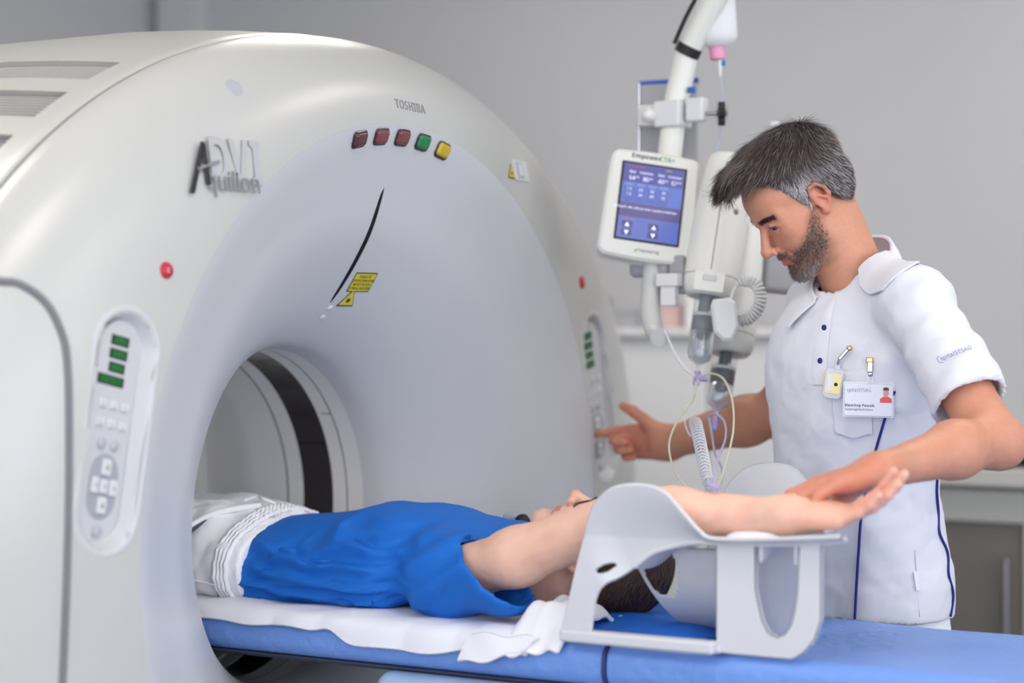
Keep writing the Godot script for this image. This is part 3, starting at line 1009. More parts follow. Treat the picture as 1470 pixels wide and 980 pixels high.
# ------------------------------------------------------------------ cloth on the table
func towel() -> void:
	var t := thing("towel", "white cotton towel spread on the blue mattress under the patient", "towel", Vector3(0, 0.847, -0.15))
	var nu := 150
	var nv := 44
	part("cloth", thick(nu, nv, func(i: int, j: int):
		var z := lerpf(-0.76, 0.43, i / float(nu - 1))
		var c := j / float(nv - 1)                   # 0 hem on the near side, 1 far side
		var hang := 0.050 + 0.010 * sin(z * 6.3 + 0.6) + 0.006 * sin(z * 17.0) + 0.004 * sin(z * 31.0)
		hang += 0.012 * exp(-pow((z - 0.22) / 0.10, 2)) - 0.018 * exp(-pow((z - 0.02) / 0.03, 2)) - 0.012 * smoothstep(-0.3, -0.7, z)
		var run := c * (0.50 + hang) - hang          # along the cloth; 0 at the edge of the mattress
		var wav := 0.0025 * sin(z * 23.0 + run * 12.0) + 0.0018 * sin(z * 41.0 - run * 30.0)
		var x: float
		var y: float
		var bend := 0.03
		if run < 0.0:
			var d := -run
			var a := clampf(d / bend, 0, 1.35)
			x = -0.228 - sin(minf(a, 1.35)) * 0.024 - maxf(0, d - 0.04) * 0.12 - absf(wav) * 1.6
			y = 0.853 - (1 - cos(minf(a, 1.35))) * 0.024 - maxf(0, d - 0.04) * 0.95
		else:
			x = -0.228 + run
			y = 0.853 + wav * 0.7 + 0.003
			if run > 0.46: y -= (run - 0.46) * 0.8
		return Vector3(x, y, z), 0.006), M.towel, t)
	# the end by the shoulder, bunched up in soft folds, and one corner turned over
	part("bunched_end", thick(46, 44, func(i: int, j: int):
		var s := i / 45.0
		var c := j / 43.0
		var z := 0.405 + s * 0.115 - 0.03 * pow(1 - c, 2)
		var hump := 0.045 * sin(PI * clampf(s * 0.75 + 0.1, 0, 1)) * smoothstep(0.0, 0.30, c) * smoothstep(1.0, 0.5, c)
		var drop := 0.045 * pow(1 - clampf(c / 0.25, 0, 1), 1.6) * (1.0 - 0.4 * s)
		var crease := 0.006 * sin(c * 21.0 + s * 7.0) * smoothstep(0.0, 0.2, c) + 0.004 * sin(s * 17.0 - c * 9.0)
		return Vector3(lerpf(-0.258, -0.06, c) - 0.006 * sin(s * 6.0) * (1 - c), 0.858 + hump - drop + crease * 0.8, z), 0.006), M.towel, t)
	part("turned_corner", thick(26, 16, func(i: int, j: int):
		var s := i / 25.0
		var c := j / 15.0
		return Vector3(-0.2655 + 0.010 * c - 0.004 * sin(s * 5.0), lerpf(0.800 + 0.030 * s * s, 0.848, c) + 0.003 * sin(s * 11.0 + c * 5.0), lerpf(0.300, 0.430, s) + 0.02 * c), 0.006), M.towel, t)
	var p := thing("head_pad", "bright blue cloth pad lying under the patient's head", "pad", Vector3(0, 0.848, 0.52))
	part("pad_cloth", thick(40, 30, func(i: int, j: int):
		var x := lerpf(-0.20, 0.20, i / 39.0)
		var z := lerpf(0.40, 0.72, j / 29.0)
		var e := minf(minf(i, 39 - i) / 5.0, minf(j, 29 - j) / 4.0)
		return Vector3(x, 0.852 + 0.012 * clampf(e, 0, 1) + 0.004 * sin(x * 30.0 + z * 18.0), z), 0.005), M.bright_blue, p)

# ------------------------------------------------------------------ contrast injector on its ceiling arm
const CAM_R := Vector3(0.50705, 0, 0.86192)     # across the room, along which the screen is turned
const CAM_F := Vector3(0.86192, 0, -0.50705)

func injector() -> void:
	var base := Vector3(0.62, 1.50, 0.27)
	var t := thing("contrast_injector", "off-white ceiling-hung contrast injector with touch screen and twin syringe heads", "injector", base)
	# arm from the ceiling
	var arm := curve([Vector3(0.598, 1.50, 0.262), Vector3(0.610, 1.62, 0.266), Vector3(0.623, 1.74, 0.270), Vector3(0.632, 1.84, 0.279), Vector3(0.640, 1.90, 0.290), Vector3(0.641, 1.955, 0.306), Vector3(0.628, 2.051, 0.37), Vector3(0.60, 2.25, 0.52), Vector3(0.59, 2.45, 0.62), Vector3(0.59, 2.93, 0.65)], 8)
	part("arm_tube", tube(arm, 0.0255, 18), M.off_white, t)
	part("collar", tube([Vector3(0.6405, 1.944, 0.299), Vector3(0.6405, 1.962, 0.309)], 0.0275, 18), M.black, t, "black collar ring")
	part("ceiling_mount", lathe([Vector2(0.0001, 2.86), Vector2(0.05, 2.86), Vector2(0.06, 2.88), Vector2(0.13, 2.93), Vector2(0.13, 2.95)], 28, Vector3(0.59, 0, 0.65)), M.white_metal, t)
	part("cable", tube(curve([Vector3(0.612, 1.965, 0.285), Vector3(0.603, 2.02, 0.318), Vector3(0.596, 2.08, 0.36), Vector3(0.575, 2.2, 0.45)], 6), 0.0045, 6), M.black, t)
	# clamp block with star knob
	part("clamp", join([box_between(Vector3(0.592, 1.79, 0.245), Vector3(0.66, 1.845, 0.305), 0.006), box_between(Vector3(0.610, 1.80, 0.31), Vector3(0.645, 1.85, 0.35), 0.006), box_between(Vector3(0.605, 1.795, 0.20), Vector3(0.65, 1.84, 0.25), 0.006)]), M.clamp, t)
	part("clamp_boss", lathe([Vector2(0.0001, 0.02), Vector2(0.014, 0.019), Vector2(0.016, 0.0)], 16, Vector3(0.595, 1.817, 0.235), Vector3(-1, 0, 0.3)), M.off_white, t)
	part("knob_spindle", tube([Vector3(0.63, 1.817, 0.34), Vector3(0.628, 1.815, 0.385)], 0.005, 8), M.steel, t)
	var star := PackedVector2Array()
	for i in 40: star.append(Vector2(cos(TAU * i / 40), sin(TAU * i / 40)) * (0.019 + 0.006 * cos(TAU * i / 40 * 4)))
	piece("star_knob", plate(star, 0.022, 0.004), M.black, t, Transform3D(Basis(Vector3(1, 0, 0), Vector3(0, 1, 0), Vector3(0, 0, 1)) * Basis(Vector3.UP, 0.5), Vector3(0.628, 1.815, 0.374)), "black star knob")
	part("blue_stop", lathe([Vector2(0.0001, 0.012), Vector2(0.008, 0.011), Vector2(0.009, 0)], 12, Vector3(0.628, 1.862, 0.318)), M.strip_blue, t)
	# below the screen: bracket and grip
	part("bracket", join([box_between(Vector3(0.545, 1.475, 0.21), Vector3(0.60, 1.525, 0.30), 0.012), box_between(Vector3(0.55, 1.44, 0.30), Vector3(0.585, 1.52, 0.335), 0.006)]), M.box_grey, t)
	part("grip", tube(curve([Vector3(0.560, 1.51, 0.262), Vector3(0.548, 1.45, 0.264), Vector3(0.528, 1.40, 0.272), Vector3(0.500, 1.365, 0.295), Vector3(0.478, 1.352, 0.318)], 6), 0.0205, 16), M.warm_grey, t, "grey hand grip")
	part("tube_holder", join([box_between(Vector3(0.522, 1.415, 0.296), Vector3(0.545, 1.475, 0.330), 0.004), box_between(Vector3(0.516, 1.455, 0.288), Vector3(0.545, 1.482, 0.338), 0.004)]), M.coil_white, t)
	screen_unit(t)
	# the two heads
	head_unit(t, Vector3(0.641, 1.728, 0.398), Vector3(0.573, 1.432, 0.382), 0.057, true)
	head_unit(t, Vector3(0.735, 1.60, 0.395), Vector3(0.652, 1.315, 0.392), 0.050, false)
	var yoke := box_between(Vector3(0.64, 1.50, 0.36), Vector3(0.76, 1.60, 0.42), 0.02)
	piece("yoke", yoke[0], M.warm_grey, t, yoke[1])
	var back := facing(Vector3(0.80, 1.545, 0.470), -CAM_F + Vector3(0, 0.15, 0), Vector3.UP, -0.1)
	piece("power_box", rbox(Vector3(0.11, 0.21, 0.05), 0.012), M.box_grey, t, back, "grey power box")
	part("link", tube(curve([Vector3(0.62, 1.60, 0.27), Vector3(0.66, 1.585, 0.31), Vector3(0.70, 1.57, 0.38)], 6), 0.022, 12), M.off_white, t)
	part("link", tube([Vector3(0.72, 1.57, 0.39), Vector3(0.80, 1.56, 0.46)], 0.02, 12), M.off_white, t)
	part("rear_post", tube([Vector3(0.80, 1.60, 0.43), Vector3(0.80, 1.81, 0.43)], 0.012, 12), M.coil_white, t)
	for k in 2:
		syringe(k)

func head_unit(t: Node3D, top: Vector3, low: Vector3, r: float, front: bool) -> void:
	var ax := (low - top).normalized()
	var h := (low - top).length()
	var b := frame(-ax)
	var body := lathe([Vector2(0.0001, 0.0), Vector2(r * 0.55, 0.0), Vector2(r * 0.72, -0.006), Vector2(r * 0.80, -0.02), Vector2(r * 0.90, -h * 0.3), Vector2(r, -h * 0.55), Vector2(r, -h * 0.86)], 32, top, -ax)
	var p := part("injector_head", body, M.off_white, t, "off-white syringe drive head")
	part("end_ring", lathe([Vector2(r * 0.995, -h * 0.865), Vector2(r * 1.01, -h * 0.875), Vector2(r * 1.0, -h * 0.93), Vector2(r * 0.92, -h * 0.975), Vector2(r * 0.80, -h), Vector2(r * 0.55, -h), Vector2(r * 0.52, -h * 0.96), Vector2(0.0001, -h * 0.96)], 32, top, -ax), M.off_white, p)
	part("ring_seam", lathe([Vector2(r * 1.001, -h * 0.86), Vector2(r * 0.985, -h * 0.8625), Vector2(r * 0.997, -h * 0.865)], 32, top, -ax), M.seam, p)
	if front:
		var out := (-CAM_F + CAM_R * -0.15).normalized()
		out = (out - ax * out.dot(ax)).normalized()
		var line := []
		for k in 9: line.append(top + ax * h * (0.08 + 0.095 * k) + out * (r * (0.83 + 0.165 * minf(1.0, (0.08 + 0.095 * k) / 0.55))))
		part("body_seam", tube(line, 0.0011, 5), M.seam, p)
		var dir := (-CAM_F + CAM_R * 0.55)
		dir = (dir - ax * dir.dot(ax)).normalized()
		part("screw_hole", lathe([Vector2(0.0001, 0.0012), Vector2(0.0045, 0.0012), Vector2(0.006, 0)], 12, top + ax * h * 0.42 + dir * r * 0.955, dir), M.seam, p)
		var latch := facing(top + ax * h * 0.90 + out * r * 0.985, out, -ax)
		piece("latch", rbox(Vector3(0.030, 0.014, 0.008), 0.003), M.warm_grey, p, latch)
		piece("latch", plate(rrect(0.062, 0.040, 0.004), 0.002, 0.0008), M.off_white, p, facing(top + ax * h * 0.925 + out * r * 0.985, out + ax * 0.1, -ax))

func screen_unit(t: Node3D) -> void:
	var yv := (CAM_R * 0.125 + Vector3.UP * 0.985 + CAM_F * 0.16).normalized()
	var xv := CAM_R * 0.995 - Vector3.UP * 0.045 + CAM_F * 0.10
	xv = (xv - yv * xv.dot(yv)).normalized()
	var tf := Transform3D(Basis(xv, yv, xv.cross(yv)), Vector3(0.538, 1.622, 0.268))
	# a rounded case whose lower edge bulges
	var outl := PackedVector2Array()
	var c := [Vector2(0.074, 0.092), Vector2(-0.074, 0.092), Vector2(-0.081, -0.094), Vector2(0.081, -0.094)]
	for q in 4:
		for i in 7:
			var a := PI / 2 * (q + i / 6.0)
			outl.append(c[q] + Vector2(cos(a), sin(a)) * 0.019)
		if q == 2:
			for i in range(1, 6): outl.append(Vector2(lerpf(-0.081, 0.081, i / 6.0), -0.113 - 0.004 * sin(PI * i / 6.0)))
		if q == 0:
			for i in range(1, 6): outl.append(Vector2(lerpf(0.074, -0.074, i / 6.0), 0.111 + 0.003 * sin(PI * i / 6.0)))
	var s := piece("screen_case", plate(outl.duplicate(), 0.036, 0.006), M.off_white, t, Transform3D(tf.basis, tf.origin - tf.basis.z * 0.034), "off-white touch screen case")
	var add := func(called: String, mesh: Mesh, m: Material, x: float, y: float, z: float, note := "") -> MeshInstance3D:
		var o := MeshInstance3D.new()
		o.name = called
		o.mesh = mesh
		o.material_override = m
		s.add_child(o, true)
		o.position = Vector3(x, y, z + 0.034)
		if note: o.set_meta("label", note)
		return o
	add.call("case_rim", plate(outl.duplicate(), 0.012, 0.005), M.warm_grey, 0, -0.003, -0.045)
	add.call("screen_bezel", plate(rrect(0.137, 0.166, 0.002), 0.0035, 0.0008), M.black, -0.002, 0.004, 0.0005)
	var im := Image.create(256, 320, false, Image.FORMAT_RGB8)
	im.fill(c8(106, 122, 205))
	im.fill_rect(Rect2i(0, 0, 256, 80), c8(92, 92, 170))
	im.fill_rect(Rect2i(126, 6, 2, 72), c8(72, 74, 150))
	for r in 3:
		for q in 4:
			im.fill_rect(Rect2i(10 + q * 48, 100 + r * 22, 42, 18), c8(92, 112, 196))
	for q in 4: im.fill_rect(Rect2i(14 + q * 48, 84, 34, 10), c8(132, 156, 232))
	for r in 3: im.fill_rect(Rect2i(210, 92 + r * 26, 34, 20), c8(98, 128, 216))
	im.fill_rect(Rect2i(0, 168, 256, 62), c8(98, 92, 152))
	im.fill_rect(Rect2i(0, 228, 256, 2), c8(128, 126, 196))
	for q in 2:
		for r in 2: im.fill_rect(Rect2i(18 + q * 110, 246 + r * 34, 44, 28), c8(86, 86, 140))
	im.fill_rect(Rect2i(18, 10, 70, 4), c8(170, 92, 120))
	im.fill_rect(Rect2i(176, 10, 26, 4), c8(190, 190, 120))
	im.fill_rect(Rect2i(14, 236, 56, 4), c8(190, 110, 120))
	var tex := ImageTexture.create_from_image(im)
	mat("screen_print", Color(0.25, 0.25, 0.25), 0.25, 0.0, {"albedo_texture": tex})
	M.screen_print.emission_enabled = true
	M.screen_print.emission = Color.BLACK
	M.screen_print.emission_texture = tex
	M.screen_print.emission_energy_multiplier = 0.85
	var q := PlaneMesh.new()
	q.orientation = PlaneMesh.FACE_Z
	q.size = Vector2(0.128, 0.158)
	var sc: MeshInstance3D = add.call("touch_screen", q, M.screen_print, -0.002, 0.004, 0.0048, "lit blue touch screen")
	var text := func(str_: String, x: float, y: float, h: float, m: Material):
		add.call("screen_text", words(str_, h, 0.0002), m, x - 0.002, y + 0.004, 0.0052)
	for k in 4:
		text.call(["64", "80", "40", "67"][k], [-0.045, -0.016, 0.016, 0.044][k], 0.0485, 0.0085, M.screen_white)
		text.call("ml", [-0.034, -0.005, 0.027, 0.055][k], 0.051, 0.0045, M.screen_white)
		text.call(["Rest", "Volumen", "Rest", "Volumen"][k], [-0.045, -0.016, 0.016, 0.044][k], 0.0615, 0.0052, M.screen_white)
	for r in 2:
		for k in 4: text.call(["1.5", "20", "80", "50"][k], -0.048 + k * 0.024, 0.025 - r * 0.011, 0.0055, M.screen_white)
	text.call("Schlauch, die Luft aus dem System entfernen", -0.010, -0.014, 0.0048, M.screen_white)
	for k in 2:
		add.call("arrow_key", plate(PackedVector2Array([Vector2(-.005, -.004), Vector2(.005, -.004), Vector2(0, .005)]), 0.0003, 0.0), M.screen_white, -0.046 + k * 0.056, -0.046, 0.0052)
		add.call("arrow_key", plate(PackedVector2Array([Vector2(-.005, .004), Vector2(.005, .004), Vector2(0, -.005)]), 0.0003, 0.0), M.screen_white, -0.046 + k * 0.056, -0.063, 0.0052)
	add.call("product_lettering", words("Empower", 0.010, 0.0005, false, true), M.letter_dark, -0.022, 0.101, 0.0022)
	add.call("product_lettering", words("CTA+", 0.010, 0.0005, false, true), M.letter_green, 0.022, 0.101, 0.0022)
	add.call("maker_mark", plate(PackedVector2Array([Vector2(-.006, .001), Vector2(-.002, -.005), Vector2(.006, .006), Vector2(-.002, -.001)]), 0.0004, 0.0), M.letter_green, -0.020, -0.096, 0.0022)
	add.call("maker_mark", words("injeneering", 0.0062, 0.0004), M.letter_dark, 0.006, -0.096, 0.0022)

func syringe(k: int) -> void:
	var a: Vector3 = [Vector3(0.566, 1.437, 0.384), Vector3(0.643, 1.322, 0.391)][k]
	var b: Vector3 = [Vector3(0.531, 1.318, 0.383), Vector3(0.608, 1.222, 0.390)][k]
	var ax := (b - a).normalized()
	var h := (b - a).length()
	var r := 0.0265
	var t := thing("syringe", ["clear syringe in the upper injector head with a ribbed plunger", "clear syringe in the lower injector head with a black plunger"][k], "syringe", a, "injector syringes")
	part("barrel", lathe([Vector2(r, 0.02), Vector2(r, -h), Vector2(r * 0.86, -h - 0.012), Vector2(0.006, -h - 0.024), Vector2(0.0045, -h - 0.026), Vector2(0.0045, -h - 0.044)], 28, a, -ax), M.glass, t)
	var at := h * (0.42 if k == 0 else 0.45)
	part("plunger", lathe([Vector2(0.0001, -at + 0.004), Vector2(r * 0.93, -at + 0.004), Vector2(r * 0.95, -at - 0.012), Vector2(r * 0.93, -at - 0.026), Vector2(r * 0.4, -at - 0.036), Vector2(0.0001, -at - 0.038)], 24, a, -ax), M.black if k == 1 else M.grey_rubber, t)
	part("contents", lathe([Vector2(0.0001, -at - 0.040), Vector2(r * 0.4, -at - 0.038), Vector2(r * 0.94, -at - 0.028), Vector2(r * 0.94, -h + 0.001), Vector2(r * 0.80, -h - 0.010), Vector2(0.004, -h - 0.021), Vector2(0.0001, -h - 0.022)], 24, a, -ax), M.fluid, t)
	part("retainer", lathe([Vector2(r * 0.55, -at + 0.010), Vector2(r * 0.96, -at + 0.010), Vector2(r * 0.98, -at + 0.004), Vector2(r * 0.6, -at + 0.003)], 24, a, -ax), M.coil_white, t)
	part("ram", tube([a - ax * 0.01, a + ax * (at - 0.004)], r * (0.62 if k == 0 else 0.5), 16), M.grey_rubber if k == 0 else M.black, t)
	var b2 := frame(-ax)
	for q in 4:
		var ang := TAU * q / 4 + 0.6
		part("lug", tube([a + ax * (at - 0.016) + (b2.x * cos(ang) + b2.z * sin(ang)) * r * 0.8, a + ax * (at - 0.004) + (b2.x * cos(ang) + b2.z * sin(ang)) * r * 0.8], 0.004, 6), M.coil_white, t)
	part("nozzle_cone", lathe([Vector2(r * 0.80, -h - 0.010), Vector2(0.005, -h - 0.022), Vector2(0.0035, -h - 0.042)], 20, a, -ax), M.glass, t)
	part("luer_lock", tube([b + ax * 0.038, b + ax * 0.066], 0.0068, 10), M.violet_plastic, t, "violet luer connector")
	if k == 0:
		part("luer_lock", tube([b + ax * 0.052, b + ax * 0.054 + CAM_R * 0.022], 0.0055, 8), M.violet_plastic, t)

func table_control() -> void:
	var at := Vector3(0.222, 0.848, 0.146)
	var o := thing("table_control", "small grey control box with a black knob on the far table edge", "control box", at)
	piece("box_body", rbox(Vector3(0.045, 0.160, 0.075), 0.010), M.key_grey, o, Transform3D(Basis(), at + Vector3(0, 0.081, 0)))
	part("knob", lathe([Vector2(0.0001, 0.016), Vector2(0.012, 0.014), Vector2(0.016, 0.006), Vector2(0.016, 0.0)], 20, at + Vector3(-0.022, 0.143, 0.012), Vector3(-0.9, 0.3, 0.3)), M.black, o, "black round knob")

func lines_and_bags() -> void:
	# hand switch on a coiled cord
	var t := thing("hand_switch", "white plastic hand switch hanging on a coiled cord beside the syringe", "hand switch", Vector3(0.520, 1.385, 0.440))
	var pf := facing(Vector3(0.520, 1.390, 0.440), -CAM_F, Vector3.UP, 0.12)
	var oct := PackedVector2Array([Vector2(-.017, .040), Vector2(.014, .040), Vector2(.026, .030), Vector2(.026, -.020), Vector2(.010, -.046), Vector2(-.008, -.046), Vector2(-.024, -.026), Vector2(-.024, .028)])
	piece("switch_body", plate(oct, 0.028, 0.006), M.coil_white, t, pf)
	var path := curve([Vector3(0.520, 1.412, 0.452), Vector3(0.535, 1.450, 0.458), Vector3(0.552, 1.466, 0.472), Vector3(0.555, 1.456, 0.498), Vector3(0.552, 1.425, 0.507), Vector3(0.553, 1.397, 0.492), Vector3(0.563, 1.385, 0.462), Vector3(0.58, 1.40, 0.43)], 40)
	var coil := []
	var up := Vector3.UP
	for i in path.size():
		var d: Vector3 = (path[mini(i + 1, path.size() - 1)] - path[maxi(i - 1, 0)]).normalized()
		var x := d.cross(CAM_F).normalized()
		var w := smoothstep(40.0, 80.0, i)
		var a := i * TAU / 9.5
		coil.append(path[i] + (x * cos(a) + CAM_F * sin(a)) * 0.0105 * w)
	part("coiled_cord", tube(coil, 0.0030, 6), M.coil_white, t)
	# tubes from the syringes to the patient's forearm
	var iv := Vector3(-0.196, 1.110, 0.748)
	var run := func(called: String, label: String, pts: Array, r: float, m: Material):
		var o := thing(called, label, "tube", pts[0])
		part("hose", tube(curve(pts, 10), r, 8), m, o)
	run.call("infusion_line", "thin yellowish infusion tube looping right from the upper syringe", TUBES[0], 0.0021, M.tube_yellow)
	run.call("infusion_line", "thin pale infusion tube looping wide left in front of the outstretched hand", TUBES[1], 0.0021, M.tube_yellow)
	run.call("infusion_line", "thin violet infusion tube from the lower syringe", TUBES[2], 0.0023, M.tube_violet)
	run.call("infusion_line", "thin blue-grey infusion tube crossing behind the violet one", TUBES[3], 0.0023, M.tube_blue)
	run.call("infusion_line", "short clear tube hanging in a small loop under the syringes", TUBES[4], 0.0022, M.tube_clear)
	run.call("infusion_line", "fine white tube running down from the grip to the upper syringe", TUBES[5], 0.0026, M.coil_white)
	var c := thing("coiled_tube", "clear tightly coiled injection tube hanging down to the patient's forearm", "tube", TUBES[6][0])
	var line := curve(TUBES[6], 90)
	var sp := []
	for i in line.size():
		var d: Vector3 = (line[mini(i + 1, line.size() - 1)] - line[maxi(i - 1, 0)]).normalized()
		var x := d.cross(CAM_F).normalized()
		var y := x.cross(d)
		var a := i * TAU / 13.0
		sp.append(line[i] + (x * cos(a) + y * sin(a)) * lerpf(0.0125, 0.0095, float(i) / line.size()))
	part("coil", tube(sp, 0.0018, 5), M.tube_coil, c)
	part("end_tube", tube(curve([line[line.size() - 1], line[line.size() - 1] + Vector3(-0.01, -0.01, 0.004), iv], 6), 0.0022, 6), M.tube_coil, c)
	part("inner_tube", tube(line, 0.0022, 6), M.tube_coil, c)
	var n := thing("infusion_needle", "small violet infusion cannula taped to the patient's forearm", "cannula", iv)
	part("hub", tube([iv + Vector3(0, 0.006, -0.006), iv + Vector3(-0.004, 0.0, 0.012)], 0.0042, 8), M.violet_plastic, n)
	piece("wing", rbox(Vector3(0.018, 0.003, 0.010), 0.0014), M.violet_plastic, n, Transform3D(Basis(), iv + Vector3(-0.002, 0.001, 0.004)))
	# bottle of saline hung on the arm
	var o := thing("saline_bottle", "hanging translucent saline bottle with a pink cap and blue drip clamp", "bottle", Vector3(0.673, 1.945, 0.356))
	var ax := Vector3(0.0, 0.99, -0.03).normalized()
	var at := Vector3(0.673, 1.947, 0.356)
	part("bottle", lathe([Vector2(0.0001, 0.012), Vector2(0.018, 0.012), Vector2(0.036, 0.020), Vector2(0.043, 0.034), Vector2(0.042, 0.07), Vector2(0.038, 0.16), Vector2(0.03, 0.18), Vector2(0.0001, 0.185)], 24, at, ax), M.bag, o)
	part("cap", lathe([Vector2(0.0001, -0.014), Vector2(0.014, -0.014), Vector2(0.0165, -0.010), Vector2(0.0175, 0.008), Vector2(0.0185, 0.013), Vector2(0.0001, 0.014)], 20, at, ax), M.pink_plastic, o, "pink cap")
	part("spike", lathe([Vector2(0.0001, -0.05), Vector2(0.0028, -0.048), Vector2(0.0055, -0.014), Vector2(0.0001, -0.013)], 12, at + Vector3(0.002, 0, 0.004), ax), M.coil_white, o)
	part("drip_clamp", lathe([Vector2(0.0001, 0.005), Vector2(0.006, 0.004), Vector2(0.006, -0.004), Vector2(0.0001, -0.005)], 12, at + CAM_R * 0.012 + Vector3(0, -0.021, 0), CAM_R), M.blue_plastic, o)
	part("drip_line", tube(curve([at + Vector3(0.002, -0.048, 0.004), at + Vector3(0.0, -0.09, 0.012), at + Vector3(-0.002, -0.15, 0.010), at + Vector3(-0.01, -0.22, 0.0), at + Vector3(-0.03, -0.30, 0.0)], 8), 0.0017, 6), M.tube_blue, o)
	part("hanger", tube(curve([at + ax * 0.185, at + Vector3(-0.02, 0.23, 0.02), Vector3(0.622, 2.12, 0.42)], 6), 0.002, 6), M.steel, o)
	# grey box clamped to the arm behind
	var g := thing("document_box", "grey metal box with blue top edge clamped behind the injector arm", "box", Vector3(0.70, 1.72, 0.21))
	var bf := facing(Vector3(0.715, 1.795, 0.222), -CAM_F + Vector3(0, 0, -0.1), Vector3.UP, 0.0)
	piece("box_body", rbox(Vector3(0.125, 0.20, 0.07), 0.006), M.box_grey, g, bf)
	piece("top_edge", rbox(Vector3(0.129, 0.009, 0.074), 0.003), M.strip_blue, g, Transform3D(bf.basis * Basis(Vector3.BACK, 0.05), bf.origin + Vector3(0, 0.101, 0)), "blue edge strip")
	piece("side_edge", rbox(Vector3(0.007, 0.20, 0.074), 0.002), M.steel, g, Transform3D(bf.basis, bf.origin - bf.basis.x * 0.063))
	piece("front_fold", rbox(Vector3(0.012, 0.18, 0.004), 0.0015), M.steel, g, Transform3D(bf.basis, bf.origin + bf.basis.x * 0.02 + bf.basis.z * 0.036))

